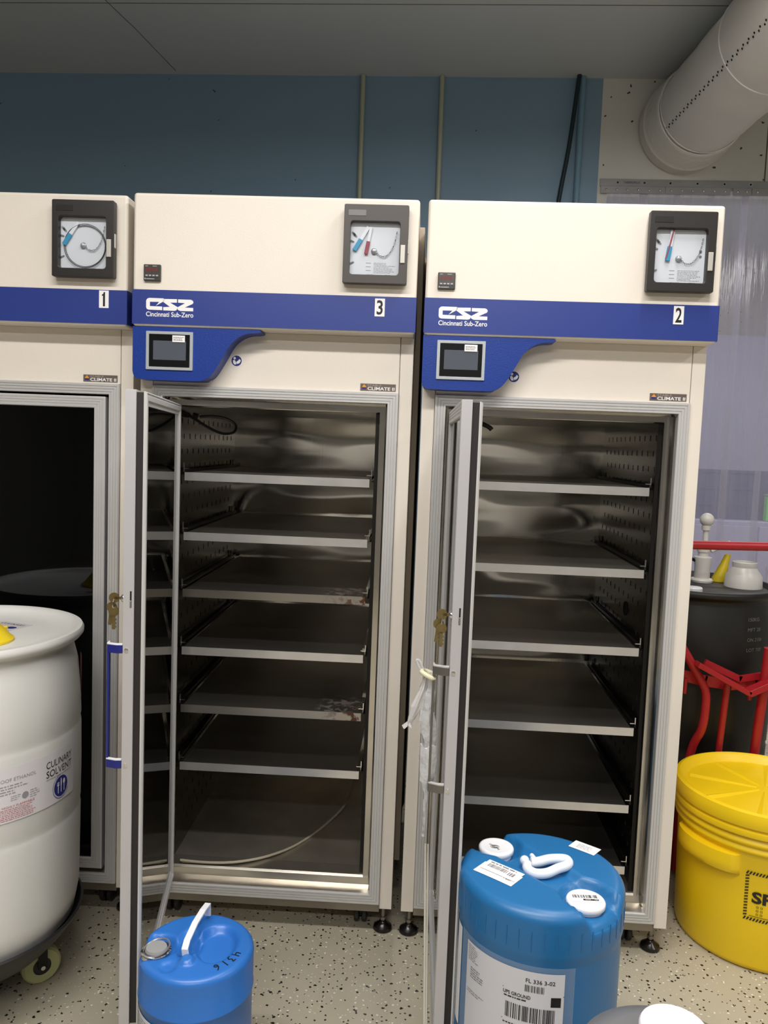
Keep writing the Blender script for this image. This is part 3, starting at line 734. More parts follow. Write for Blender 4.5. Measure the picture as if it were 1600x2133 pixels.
segs = [(1.050, 1.374), (1.377, 1.700), (1.7125, 1.803), (1.806, 2.130), (2.133, 2.45)]
for a, b in segs:
    m = MB(); m.box(a, b, -.0165, -.0105, 2.840, 2.8745); s_ = m.build('clamp_plate', rail_m, t, bevel=.0008)
    nb = max(2, round((b - a) / .0545)); m = MB()
    for i in range(nb): m.sphere((a + (b - a) * (i + .5) / nb, -.018, 2.857), .0062, 6)
    m.build('clamp_bolts', chrome, s_)
def curtain_mat():
    m = bpy.data.materials.new('pvc_strip'); m.use_nodes = True; nt = m.node_tree; b = nt.nodes['Principled BSDF']
    b.inputs['Base Color'].default_value = lin((198, 196, 214)); b.inputs['Roughness'].default_value = .12
    b.inputs['Specular IOR Level'].default_value = .6
    tc = nt.nodes.new('ShaderNodeTexCoord'); mp = nt.nodes.new('ShaderNodeMapping'); mp.inputs['Scale'].default_value = (14, 1, .8)
    nt.links.new(tc.outputs['Object'], mp.inputs[0]); n = nt.nodes.new('ShaderNodeTexNoise'); n.inputs['Scale'].default_value = 2.2; n.inputs['Detail'].default_value = 4
    nt.links.new(mp.outputs[0], n.inputs['Vector'])
    r = nt.nodes.new('ShaderNodeMapRange'); r.inputs[3].default_value = .14; r.inputs[4].default_value = .48; nt.links.new(n.outputs['Fac'], r.inputs[0]); nt.links.new(r.outputs[0], b.inputs['Alpha'])
    bp = nt.nodes.new('ShaderNodeBump'); bp.inputs['Strength'].default_value = .35; bp.inputs['Distance'].default_value = .01; nt.links.new(n.outputs['Fac'], bp.inputs['Height']); nt.links.new(bp.outputs[0], b.inputs['Normal'])
    return m
pvc = curtain_mat()
x = 1.088; i = 0
while x < 2.62:
    w_ = .205; y0 = -.0105 + (.0 if i % 2 else .0065); m = MB(); NX = 10; vs = []; fs = []
    zz = [2.87, 2.6, 2.0, 1.4, .8, .3, .06]
    for th in (0, .0022):
        for j, z in enumerate(zz):
            for c in range(NX + 1):
                u = c / NX; am = .012 * min(1, (2.87 - z) * .6)
                vs.append((x + u * w_ + .004 * math.sin(z * 1.3 + i), y0 + .001 * i * 0 + am * math.sin(u * 5.5 + i * 1.7 + z) * .35 + th + (.009 if i % 2 else .0), z))
    NZ = len(zz)
    for j in range(NZ - 1):
        for c in range(NX):
            a = j * (NX + 1) + c; fs.append((a, a + 1, a + NX + 2, a + NX + 1)); o_ = NZ * (NX + 1); fs.append((a + o_, a + NX + 1 + o_, a + NX + 2 + o_, a + 1 + o_))
    m.add(vs, fs); m.build('strip', pvc, t, ang=80)
    x += .168; i += 1

# things in the room behind the curtain
lil = mat('cabinet_lilac', (146, 146, 176), .5)
m = MB(); m.box(1.5, 4.25, 7.35, 7.5, 0, 2.62)
struct(m.build('wall_partition', lil))
t = thing('storage_cabinet', 'low grey-lilac cabinet behind the strip curtain, carrying dark crates', 'cabinet', (2.95, 6.55, 0))
m = MB(); m.box(-.75, .75, -.25, .30, .0, 1.02); m.build('cabinet_body', lil, t, bevel=.01)
for s in (-.375, .375):
    m = MB(); m.box(s - .36, s + .36, -.27, -.2505, .08, .98); dd_ = m.build('cabinet_door', lil, t, bevel=.004)
    m = MB(); m.tube([(s * .25, -.275, .5), (s * .25, -.30, .52), (s * .25, -.30, .64), (s * .25, -.275, .66)], .006, 8); m.build('door_handle', chrome, dd_)
crm = mat('crate_navy', (40, 48, 92), .5)
def crate(x, y, z, label):
    t = thing('storage_crate', label, 'crate', (x, y, z), 0, 'navy crates behind the curtain')
    m = MB()
    w2, d2, h = .19, .15, .13
    for a in ((-w2, w2, -d2, -d2 + .006), (-w2, w2, d2 - .006, d2), (-w2, -w2 + .006, -d2 + .006, d2 - .006), (w2 - .006, w2, -d2 + .006, d2 - .006)): m.box(*a, 0, h)
    m.box(-w2 + .006, w2 - .006, -d2 + .006, d2 - .006, 0, .006); m.box(-w2 - .008, w2 + .008, -d2 - .008, -d2, h - .02, h); m.box(-w2 - .008, w2 + .008, d2, d2 + .008, h - .02, h)
    for i in range(5): m.box(-w2 + .03 + i * .075, -w2 + .036 + i * .075, -d2 - .004, -d2, .01, h - .02)
    m.build('crate_shell', crm, t)
for c, (x, w_) in enumerate(((2.50, 'left'), (2.92, 'middle'), (3.34, 'right'))):
    for k in range(3): crate(x, 6.56, 1.021 + k * .131, 'navy crate behind the curtain, %s of the %s stack' % (('bottom', 'middle', 'top')[k], w_))
t = thing('green_box', 'bright green box seen at the right picture edge behind the curtain', 'box', (3.13, 6.35, 1.021))
m = MB(); m.box(-.10, .10, -.03, .03, .0, .20); m.build('box_body', mat('green_box_m', (70, 190, 60), .5), t, bevel=.006)
m = MB(); m.box(-.103, .103, -.033, .033, .2005, .215); m.build('box_lid', mat('green_lid_m', (60, 165, 55), .5), t, bevel=.004)

# ---------------------------------------------------------------- drums
def cyl_fn(c, r, z=0):           # decal map on a cylinder: u metres round from the side facing -Y, v height
    return lambda u, v: (r * math.sin(u / r), -r * math.cos(u / r), v)
# white 55 gallon drum on dolly
WX, WY, WB = -1.075, 2.03, .13
wd_m = mat('drum_white', (224, 223, 219), .42, var=.02, vscale=3, bump=.15, bscale=50)
t = thing('white_drum', 'white plastic drum labelled culinary solvent, standing on a black dolly at left', 'drum', (WX, WY, WB))
pf = [(.0001, .035), (.205, .035), (.240, .058), (.272, .095), (.2830, .16), (.2845, .22), (.2862, .370), (.2848, .382), (.2835, .390), (.2862, .400), (.2875, .49), (.2870, .600), (.2856, .612), (.2842, .620), (.2866, .630), (.284, .70), (.278, .775), (.268, .815), (.264, .828), (.268, .838), (.286, .845), (.292, .853), (.2925, .862), (.288, .870), (.276, .871), (.266, .862), (.258, .852), (.20, .849), (.0001, .849)]
m = MB(); m.lathe(pf, 96, (0, 0, 0), False); m.build('drum_body', wd_m, t, ang=50)
f = cyl_fn(0, .2893)
m = MB(); ua, ub, va, vb = .10, .447, .452, .585
m.rect(ua, va, ub, vb, f, 24); lb = m.build('front_label', mat('label_white', (226, 222, 226), .35), t, ang=80)
f = cyl_fn(0, .2899)
m = MB(); put_text(m, 'CULINARY', ub - .014, vb - .036, .0175, f, width=.098, align='RIGHT'); put_text(m, 'SOLVENT', ub - .014, vb - .059, .0175, f, width=.098, align='RIGHT', bold=.0); m.build('label_text', ink, lb)
cxx, czz = ub - .060, va + .037
m = MB(); m.disc2(cxx, czz, .0265, f, 36)
for k in range(30):
    a0, a1 = math.radians(95 + k * 8), math.radians(103 + k * 8); m.flat([(cxx + r * math.cos(a), czz + r * math.sin(a)) for r, a in ((.030, a0), (.0315, a0), (.0315, a1), (.030, a1))], f)
m.build('label_emblem', mat('emblem_blue', (52, 56, 130), .4), lb)
f3 = cyl_fn(0, .2903); m = MB()
for dx in (-.0115, 0, .0115):
    m.rect(cxx + dx - .0012, czz - .016, cxx + dx + .0012, czz + .006, f3)
for dx, rx, rz in ((.0115, .0045, .007), (0, .0022, .012)): m.flat([(cxx + dx + rx * math.cos(a), czz + .009 + rz * math.sin(a)) for a in [2 * PI * j / 14 for j in range(14)]], f3)
for d in (-.003, 0, .003): m.rect(cxx - .0115 + d - .0007, czz + .005, cxx - .0115 + d + .0007, czz + .013, f3)
m.rect(cxx - .0150, czz + .003, cxx - .008, czz + .006, f3); m.build('label_cutlery', white_p, lb)
m = MB(); put_text(m, '200 PROOF ETHANOL', ua + .205, vb - .034, .0085, f, width=.125, align='RIGHT')
scribble(m, ua + .05, vb - .066, ua + .19, vb - .040, 4, f, thick=.35)
scribble(m, ua + .14, va + .050, ua + .165, va + .064, 3, f, thick=.3); scribble(m, ua + .188, va + .044, ua + .215, va + .066, 4, f, thick=.3)
m.flat([(ua + .176 + .0085 * math.cos(a), va + .056 + .0085 * math.sin(a)) for a in [2 * PI * j / 20 for j in range(20)]], f)
scribble(m, ub - .112, vb - .0665, ub - .014, vb - .0625, 1, f, minw=.95); m.build('label_print', mat('print_grey', (150, 148, 156), .6), lb)
m = MB(); scribble(m, ua + .01, va + .004, ua + .205, va + .034, 7, f, thick=.32, minw=.9); put_text(m, 'DANGER: HIGHLY FLAMMABLE', ua + .08, va + .035, .0055, f, width=.12); m.build('label_warning', red_ink, lb)
m = MB(); f = cyl_fn(0, .2865); m.rect(.545, .66, .60, .78, lambda u, v: (.2866 * math.sin(u / .2866), -.2866 * math.cos(u / .2866), v), 6); m.build('side_sticker', mat('sticker_side', (190, 80, 80), .4), t)
# sticker on the drum's top, with print
m = MB(); m.box(-.055, .055, -.04, .04, 0, .0006, lambda x, y, z: (.055 + .9 * x + .35 * y, .12 + .9 * y - .35 * x, .8492 + z)); ts = m.build('top_label', mat('label_top', (214, 208, 210), .35), t)
m = MB(); ft = lambda u, v: (.055 + .9 * u + .35 * v, .12 + .9 * v - .35 * u, .8500); put_text(m, 'CULINARY', .045, .014, .014, ft, width=.085, align='RIGHT'); m.build('top_label_text', ink, ts)
m = MB(); m.flat([(.03 + .015 * math.cos(a), -.012 + .012 * math.sin(a)) for a in [2 * PI * j / 20 for j in range(20)]], ft); m.build('top_label_emblem', blue_ink, ts)
# yellow funnel on top of the white drum
ym = mat('funnel_yellow', (238, 208, 24), .4)
t = thing('funnel', 'yellow plastic funnel lying on top of the white drum, cut by left picture edge', 'funnel', (WX + .068, WY - .05, WB + .8495), 0)
m = MB(); m.lathe([(.070, 0), (.078, .0), (.079, .006), (.072, .010), (.030, .062), (.026, .085), (.015, .110), (.012, .11), (.012, .10), (.024, .080), (.028, .06), (.066, .008), (.070, 0)], 40, (0, 0, 0), False); m.build('funnel_cone', ym, t)
m = MB(); m.tube([(.0, .0765, .004), (.0, .100, .010), (.02, .105, .012)], .004, 8, sm=3); m.build('funnel_tab', ym, t)
# dolly under it
t = thing('drum_dolly', 'round black plastic dolly on casters under the white drum', 'dolly', (WX, WY, 0))
m = MB(); m.lathe([(.0001, .164), (.210, .164), (.248, .188), (.282, .228), (.289, .240), (.295, .236), (.290, .225), (.262, .186), (.226, .148), (.0001, .146)], 72, (0, 0, 0), False); m.build('dolly_tray', mat('dolly_black', (26, 25, 26), .5), t, ang=40)
for k in range(4):
    a = math.radians(19 + 90 * k); x, y = .185 * math.cos(a), .185 * math.sin(a); RT = Matrix.Translation((x, y, 0)) @ Matrix.Rotation(math.radians(-52), 4, 'Z') @ Matrix.Translation((-x, -y, 0))
    m = MB(); m.box(-.026, .026, -.03, .03, .112, .1458, lambda p, q, r: (x + p, y + q, r)); m.box(-.026, -.022, -.012, .012, .050, .112, lambda p, q, r: (x + p, y + q, r)); m.box(.022, .026, -.012, .012, .050, .112, lambda p, q, r: (x + p, y + q, r)); fk = m.xf(RT).build('caster_fork', dark_metal, t)
    m = MB(); m.lathe([(.024, -.018), (.045, -.018), (.051, -.012), (.052, 0), (.051, .012), (.045, .018), (.024, .018)], 32, (0, 0, 0), False, lambda p, q, r: (x + r, y + p, .0525 + q)); m.xf(RT).build('caster_wheel', mat('wheel_cream', (176, 178, 128), .45), fk)
    m = MB(); m.disc((x - .029, y, .0525), (1, 0, 0), .006, .058, 12); m.xf(RT).build('caster_axle', chrome, fk)
    m = MB(); m.lathe([(.0065, -.0165), (.0238, -.0165), (.0238, .0165), (.0065, .0165)], 16, (0, 0, 0), False, lambda p, q, r: (x + r, y + p, .0525 + q)); m.xf(RT).build('caster_hub', black_pl, fk)

# polar-grid blow-moulded drum: side + shaped top from a height function
def drum_mesh(R, H, side, topfn, edge_r=.022, nr=26, na=120):
    vs = []; fs = []; rings = []
    for r, z in side: rings.append([(r * math.cos(2 * PI * k / na), r * math.sin(2 * PI * k / na), z) for k in range(na)])
    rt_ = side[-1][0]
    for j in range(1, 8):
        a = PI / 2 * j / 7; rr = rt_ - edge_r + edge_r * math.cos(a); zz = H - edge_r + edge_r * math.sin(a)
        rings.append([(rr * math.cos(2 * PI * k / na), rr * math.sin(2 * PI * k / na), zz) for k in range(na)])
    R0 = rt_ - edge_r
    for j in range(1, nr): rings.append([(R0 * (1 - j / nr) * math.cos(2 * PI * k / na), R0 * (1 - j / nr) * math.sin(2 * PI * k / na), H) for k in range(na)])
    out = []
    for ring in rings:
        row = []
        for x, y, z in ring:
            wgt = max(0.0, min(1.0, (z - (H - .075)) / .06)); row.append((x, y, z + topfn(x, y) * wgt * wgt))
        out.append(row)
    for row in out: vs += row
    nrr = len(out)
    for j in range(nrr - 1):
        for k in range(na): fs.append((j * na + k, j * na + (k + 1) % na, (j + 1) * na + (k + 1) % na, (j + 1) * na + k))
    vs.append((0, 0, H + topfn(0, 0))); c = len(vs) - 1
    for k in range(na): fs.append(((nrr - 1) * na + k, (nrr - 1) * na + (k + 1) % na, c))
    fs.append(tuple(reversed(range(na))))
    return MB().add(vs, fs)
def sstep(a, b, x):
    t_ = max(0, min(1, (x - a) / (b - a))); return t_ * t_ * (3 - 2 * t_)

# large blue drum, right foreground
BX, BY, BR, BH = .372, 1.668, .176, .605
c1 = (-.084, .104); c2 = (.074, -.092)          # bungs, drum coordinates
def big_top(x, y):
    h = 0
    for cx, cy in (c1, c2):
        d = math.hypot(x - cx, y - cy); ux, uy = cx / math.hypot(cx, cy), cy / math.hypot(cx, cy)
        along = (x - cx) * ux + (y - cy) * uy; perp = abs((x - cx) * -uy + (y - cy) * ux)
        dd2 = perp if along > 0 else d
        h = max(h, 1 - sstep(.044, .060, dd2))
    # diagonal saddle joining the two wells
    ux, uy = (c2[0] - c1[0]), (c2[1] - c1[1]); L = math.hypot(ux, uy); ux /= L; uy /= L
    perp = abs((x - c1[0]) * -uy + (y - c1[1]) * ux); al = (x - c1[0]) * ux + (y - c1[1]) * uy
    ch = (1 - sstep(.030, .048, perp)) * (1 - sstep(L * .42, L * .75, abs(al - L / 2)))
    r = math.hypot(x, y)
    return -.030 * h - .014 * max(ch, 0) * (1 - h) + .006 * (1 - (r / .176) ** 2)
bigm = mat('drum_blue', (30, 104, 160), .38, var=.04, vscale=4, bump=.18, bscale=30)
t = thing('large_blue_drum', 'large blue plastic drum with two white caps and a shipping label, right foreground', 'drum', (BX, BY, 0))
side = [(.150, .0), (.168, .006), (.173, .03), (.1732, .20), (.1732, .36), (.1730, .492), (.1732, .500), (.1762, .512), (.1770, .520), (.1766, .55), (.1765, BH - .022)]
mb = drum_mesh(BR, BH, side, big_top)
# gripping ribs below the shoulder
m = MB()
for k in range(44):
    a = 2 * PI * k / 44
    m.tube([(.1768 * math.cos(a), .1768 * math.sin(a), z) for z in (.528, .568)], .0010, 6)
mb.build('drum_body', bigm, t, ang=60, extra=[(m, bigm)])
def ztop(x, y): return BH + big_top(x, y)
def bung(cx, cy, par, r=.039):
    z = ztop(cx, cy) - (.003 if cx < 0 else .010)
    q = MB(); q.lathe([(r - .004, 0), (r - .004, .012), (r - .001, .013), (r + .001, .015), (r + .0012, .0225), (r - .0008, .0258), (r - .005, .027), (r - .007, .0262), (.0001, .0262)], 48, (cx, cy, z), False)
    return q.build('bung_cap', white_pl, par, ang=50), z + .0264
cp1, z1 = bung(*c1, t); cp2, z2 = bung(*c2, t)
m = MB(); f = lambda u, v: (c1[0] + u, c1[1] + v, z1 + .0004)
rot = lambda g, a: (lambda u, v: g(u * math.cos(a) - v * math.sin(a), u * math.sin(a) + v * math.cos(a)))
put_text(m, 'PHOENIX', -.016, .004, .0058, rot(f, math.radians(128)), width=.032)
for s in (0, 1, 2): m.tube([(c1[0] - .004 + .010 * (1 - s * .22) * math.cos(a), c1[1] - .004 + .0075 * (1 - s * .25) * math.sin(a) - .0, z1) for a in [2 * PI * j / 18 for j in range(18)]], .0004, 4, closed=True)
m.build('cap_emblem', ink, cp1)
m = MB(); ff = lambda u, v: (c2[0] + u, c2[1] + v, z2 + .0006); m.flat([(a_ * .033, max(-.010, b_ * .033)) for a_, b_ in [(1.12 * math.cos(k * PI / 18), math.sin(k * PI / 18)) for k in range(36)]], lambda u, v: (c2[0] + u, c2[1] + v, z2 + .0003)); m.build('cap_label', white_p, cp2)
m = MB(); g2 = lambda u, v: (c2[0] + u, c2[1] + v, z2 + .0008); barcode(m, -.026, .003, .026, .014, g2, 34); m.rect(-.006, -.006, .026, -.0005, g2); m.build('cap_barcode', ink, cp2)
m = MB(); put_text(m, 'ID - SW', -.024, .0015, .0034, rot(lambda u, v: (c2[0] + u, c2[1] + v, z2 + .0011), PI), width=.026); m.build('cap_print', white_p, cp2)
# folded carrying handle
hx, hy = .010, .008; hz = ztop(hx, hy)
m = MB()
pts = [(-.040, .000, .014), (-.042, -.016, .012), (-.028, -.030, .010), (-.004, -.031, .012), (.022, -.018, .016), (.044, -.006, .017), (.052, .008, .017), (.046, .022, .017), (.014, .018, .018), (-.016, .004, .018), (-.032, .002, .018)]
m.tube([(hx + x, hy + y, hz + z) for x, y, z in pts], .0105, 12, sm=5)
m.sphere((hx - .044, hy + .012, hz + .016), .0105, 8); m.tube([(hx - .022, hy + .012, hz + .020), (hx - .026, hy + .028, hz + .020)], .005, 8)
m.build('carrying_handle', mat('handle_milky', (226, 232, 240), .4), t)
# stickers on the top
def top_sticker(cx, cy, w, h, ang, zf, name='top_sticker'):
    a = math.radians(ang); f = lambda u, v: (cx + u * math.cos(a) - v * math.sin(a), cy + u * math.sin(a) + v * math.cos(a), zf(cx + u * math.cos(a) - v * math.sin(a), cy + u * math.sin(a) + v * math.cos(a)))
    q = MB(); n_ = 14; vs = [(-w / 2 + w * i / n_, -h / 2 + h * j / n_, 0) for j in range(n_ + 1) for i in range(n_ + 1)]
    fs = [(j * (n_ + 1) + i, j * (n_ + 1) + i + 1, (j + 1) * (n_ + 1) + i + 1, (j + 1) * (n_ + 1) + i) for j in range(n_) for i in range(n_)]
    q.add(vs, fs, lambda u, v, w_: (f(u, v)[0], f(u, v)[1], f(u, v)[2] + .0010))
    return q, (lambda u, v: (f(u, v)[0], f(u, v)[1], f(u, v)[2] + .0016))
for (cx, cy, w_, h_, an, dz) in ((-.100, -.032, .096, .046, -42, 0), (-.090, -.022, .090, .040, -42, .0012)):
    q, ff = top_sticker(cx, cy, w_, h_, an, lambda x, y, dz=dz: ztop(x, y) + dz); so = q.build('barcode_sticker', white_p, t)
    m = MB(); barcode(m, -w_ * .38, -.006, w_ * .15, .007, ff, 26); barcode(m, w_ * .2, -.009, w_ * .38, .004, ff, 6); scribble(m, -w_ * .4, .009, w_ * .4, h_ * .5 - .003, 1, ff); m.build('barcode_print', grey_ink, so)
q, ff = top_sticker(.118, .098, .062, .042, -38, lambda x, y: ztop(x, y)); so = q.build('address_sticker', white_p, t)
m = MB(); scribble(m, -.018, -.013, .020, .012, 5, ff, thick=.3); m.build('sticker_print', lgrey_ink, so)
# shipping label in its clear pouch
f = lambda rad: (lambda u, v: (rad * math.sin(u / rad), -rad * math.cos(u / rad), v))
m = MB(); m.rect(-.230, .24, .041, .496, f(.1742), 22); po = m.build('label_pouch', mat('pouch_film', (196, 206, 214), .12, alpha=.20), t, ang=80)
m = MB(); m.rect(-.205, .250, .020, .484, f(.1747), 20); sl = m.build('shipping_label', mat('label_grey_white', (206, 206, 212), .4), t, ang=80)
g_ = f(.1752); g = lambda u, v: g_(u, v + .050); m = MB()
put_text(m, 'FL 336 3-02', -.057, .411, .0085, g, width=.058, bold=.01); barcode(m, -.058, .392, -.020, .406, g, 24)
m.rect(-.103, .387, .020, .3885, g); put_text(m, 'UPS GROUND', -.102, .376, .0075, g, width=.056, bold=.02); scribble(m, -.100, .369, -.025, .3735, 1, g, thick=.6)
m.rect(-.006, .366, .014, .386, g); barcode(m, -.096, .328, .004, .360, g, 46); m.rect(-.103, .321, .020, .3225, g); scribble(m, -.100, .313, -.040, .318, 1, g, thick=.5)
m.build('label_print', ink, sl)
m = MB(); scribble(m, -.200, .395, -.165, .430, 8, g, thick=.3); scribble(m, -.190, .360, -.150, .385, 5, g, thick=.4); scribble(m, -.200, .325, -.140, .335, 2, g, thick=.3); m.build('label_fineprint', grey_ink, sl)
m = MB(); m.rect(-.268, .27, -.236, .49, f(.1742), 6); m.build('side_sticker', white_p, t)

# small blue drum, left foreground
SX, SY, SR, SH = -.383, 1.708, .128, .375
def small_top(x, y):
    h = 0.0; r = math.hypot(x, y)
    # bung well at the left edge
    d = math.hypot(x + .086, y + .012); h -= .020 * (1 - sstep(.034, .048, d if x > -.086 else abs(y + .012)))
    # finger recess right of the handle
    dx, dy = x - .042, y - .008; e = math.hypot(dx / .048, dy / .070); h -= .018 * (1 - sstep(.72, 1.05, e)) * sstep(-.03, .0, x - .006 + .02)
    # shallow moat left of it and bump
    e2 = math.hypot((x + .020) / .030, (y - .005) / .055); h -= .008 * (1 - sstep(.7, 1.05, e2))
    h += .010 * (1 - sstep(.010, .020, math.hypot(x + .008, y + .062)))
    h -= .006 * (1 - sstep(.010, .022, math.hypot(x + .045, y + .078)))
    return h + .004 * (1 - (r / .128) ** 2)
sm_m = mat('drum_blue_small', (46, 112, 194), .33, var=.03, vscale=4, bump=.12, bscale=40)
t = thing('small_blue_drum', 'small bright blue drum with steel bung and white handle, left foreground', 'drum', (SX, SY, 0))
side = [(.105, 0), (.118, .005), (.124, .02), (.1245, .18), (.1245, .281), (.1275, .2835), (.1275, .2865), (.1262, .289), (.1265, SH - .016)]
mb = drum_mesh(SR, SH, side, small_top, edge_r=.014); mb.build('drum_body', sm_m, t, ang=60)
zt = lambda x, y: SH + small_top(x, y)
cx, cy = -.088, -.012; z = zt(cx, cy)
m = MB(); m.lathe([(.032, -.002), (.034, .004), (.034, .010), (.0325, .0125), (.0300, .0135), (.028, .0125), (.0275, .0095), (.0001, .0095)], 40, (cx, cy, z), False); bg = m.build('bung_ring', chrome, t)
m = MB(); m.lathe([(.0235, 0), (.0245, .004), (.0225, .009), (.0001, .0095)], 32, (cx, cy, z + .010), False); m.build('bung_cap', mat('cap_grey', (150, 150, 150), .4), t)
m = MB(); m.tube([(cx + .0285 * math.cos(a), cy + .0285 * math.sin(a), z + .0165 + .006 * math.sin(a + 1)) for a in [2 * PI * k / 30 for k in range(30)]], .0018, 6, closed=True); m.build('bung_bail', mat('bail_grey', (168, 166, 164), .3, .6), t)
# standing handle
m = MB()
hp = [(-.014, -.030, .000), (-.015, -.036, .020), (-.012, -.030, .038), (-.004, .010, .052), (.008, .060, .060), (.012, .098, .058)]
hp = [(-.014, -.046, .002), (-.016, -.048, .022), (-.014, -.036, .034), (-.009, .015, .042), (-.002, .062, .044), (.002, .094, .040), (.002, .098, .012)]
ps = [Vector(p) + Vector((0, 0, SH)) for p in hp]
for a, b in zip(ps, ps[1:]):
    d = (b - a).normalized(); s_ = d.cross(Vector((1, .0, 0))).normalized(); x_ = s_.cross(d)
    m.obox((a + b) / 2, x_, s_, d, .0072, .0030, (b - a).length / 2 + .002)
m.build('carrying_handle', white_pl, t, bevel=.0012)
m = MB(); f = lambda u, v: (u, v, zt(u, v) + .0009)
def stroke(pts, o, a, s):
    P = [(o[0] + (x * math.cos(a) - y * math.sin(a)) * s, o[1] + (x * math.sin(a) + y * math.cos(a)) * s) for x, y in pts]
    for (x0, y0), (x1, y1) in zip(P, P[1:]):
        dx, dy = x1 - x0, y1 - y0; L = math.hypot(dx, dy) or 1; nx, ny = -dy / L * .0013, dx / L * .0013
        m.flat([(x0 + nx, y0 + ny), (x1 + nx, y1 + ny), (x1 - nx, y1 - ny), (x0 - nx, y0 - ny)], f)
G = {'4': [[(0, 1), (0, .45), (.55, .45)], [(.5, 1), (.5, 0)]], '3': [[(0, .95), (.5, .95), (.2, .55), (.5, .35), (.3, 0), (0, .05)]], '1': [[(.2, 1), (.2, 0)]], '6': [[(.45, 1), (.1, .6), (.05, .2), (.3, 0), (.5, .2), (.35, .42), (.08, .3)]]}
for i, ch in enumerate('4316'):
    th = math.radians(-14 - i * 11.5); rr = .088; o = (rr * math.cos(th), rr * math.sin(th)); a = th - PI / 2
    for st in G[ch]: stroke(st, o, a, .0185)
m.build('marker_number', ink, t)
f = lambda rad: (lambda u, v: (rad * math.sin(u / rad), -rad * math.cos(u / rad), v))
m = MB(); m.rect(-.20, .10, -.045, .262, f(.1252), 14); lb = m.build('drum_label', mat('label_curl', (214, 216, 222), .4), t, ang=80)
m = MB(); scribble(m, -.19, .12, -.06, .255, 22, f(.1257), thick=.3); m.build('label_print', grey_ink, lb)

# yellow overpack drum at right
YX, YY, YR = 1.245, 2.462, .272
yel = mat('overpack_yellow', (244, 206, 18), .42, var=.03, vscale=3, bump=.15, bscale=40)
t = thing('yellow_overpack_drum', 'yellow screw-lid overpack drum with black striped spill label at right', 'drum', (YX, YY, 0))
pf = [(.0001, .001), (.22, .001), (.240, .006), (.245, .02), (.249, .20), (.253, .355), (.257, .362), (.263, .366), (.263, .374), (.256, .380), (.256, .384), (.2655, .390), (.2655, .398), (.257, .404), (.257, .410), (.24, .412), (.0001, .412)]
m = MB(); m.lathe(pf, 96, (0, 0, 0), False); m.build('drum_body', yel, t, ang=60)
pf = [(.258, .4125), (.268, .414), (.270, .420), (.268, .430), (.262, .434), (.262, .438), (.270, .442), (.2725, .452), (.2715, .470), (.268, .484), (.258, .488), (.250, .484), (.242, .468), (.235, .462), (.05, .466), (.0001, .468)]
m = MB(); na = 120
m.lathe(pf, na, (0, 0, 0), False)
vv = []
for x, y, z in m.v:
    r = math.hypot(x, y)
    vv.append((x, y, z))
m.v = vv
# star ribs moulded in the lid
for k in range(8):
    a = 2 * PI * k / 8 + .3; d = Vector((math.cos(a), math.sin(a), 0)); s_ = Vector((-d.y, d.x, 0))
    A = d * .025; Bp = d * .225
    vs = [A + s_ * .006 + Vector((0, 0, .466)), A - s_ * .006 + Vector((0, 0, .466)), Bp - s_ * .016 + Vector((0, 0, .4625)), Bp + s_ * .016 + Vector((0, 0, .4625)), A + Vector((0, 0, .4695)), Bp + Vector((0, 0, .468))]
    m.add([tuple(v) for v in vs], [(0, 4, 5, 3), (1, 2, 5, 4), (3, 5, 2), (0, 1, 4), (0, 3, 2, 1)])
m.build('screw_lid', yel, t, ang=40)
# side grip
m = MB(); ga = math.radians(205); vs = []; fs = []; NA = 20
for i in range(NA + 1):
    a = ga + math.radians(-27 + 54 * i / NA); e = math.sin(PI * i / NA) ** .35 if 0 < i < NA else 0
    for r, z in ((.251, .352), (.251 + .030 * e, .348), (.251 + .034 * e, .330 - .01 * e), (.251 + .034 * e, .305), (.2505 + .028 * e, .292), (.2495, .285)): vs.append((r * math.cos(a), r * math.sin(a), z))
for i in range(NA):
    for k in range(5): fs.append((i * 6 + k, (i + 1) * 6 + k, (i + 1) * 6 + k + 1, i * 6 + k + 1))
m.add(vs, fs); m.build('side_grip', yel, t, ang=50)
def fy(rad): return lambda u, v: ((rad + (v - .1) * .022) * math.sin(u / .25), -(rad + (v - .1) * .022) * math.cos(u / .25), v)
m = MB(); U0, U1, V0, V1 = -.0, .26, .112, .262
U0 = -.150; U1 = .126; V0 = .160; V1 = .310
for i in range(34):
    u = U0 + i * .0085
    if u < U1: m.flat([(u, V0), (u + .0045, V0), (u + .0095, V0 + .010), (u + .005, V0 + .010)], fy(.2492)); m.flat([(u, V1 - .010), (u + .0045, V1 - .010), (u + .0095, V1), (u + .005, V1)], fy(.2492))
for i in range(14):
    v = V0 + .012 + i * .0092
    m.flat([(U0, v), (U0 + .010, v + .003), (U0 + .010, v + .007), (U0, v + .004)], fy(.2492)); m.flat([(U1, v), (U1 + .010, v + .003), (U1 + .010, v + .007), (U1, v + .004)], fy(.2492))
put_text(m, 'SPILL KIT', -.130, .215, .036, fy(.2492), width=.235, bold=.035)
for i, (u, v) in enumerate(((-.116, .202), (-.105, .202), (-.116, .191), (-.105, .191), (-.116, .180), (-.105, .180))):
    m.ring([(u + x, v + z) for x, z in ((0, 0), (.006, 0), (.006, .006), (0, .006))], [(u + x, v + z) for x, z in ((.001, .001), (.005, .001), (.005, .005), (.001, .005))], 0, 0, lambda a_, b_, c_: fy(.2493)(a_, c_))
m.rect(-.134, .174, .11, .1755, fy(.2492), 12)
m.build('spill_label', mat('label_black', (34, 28, 20), .5), t)

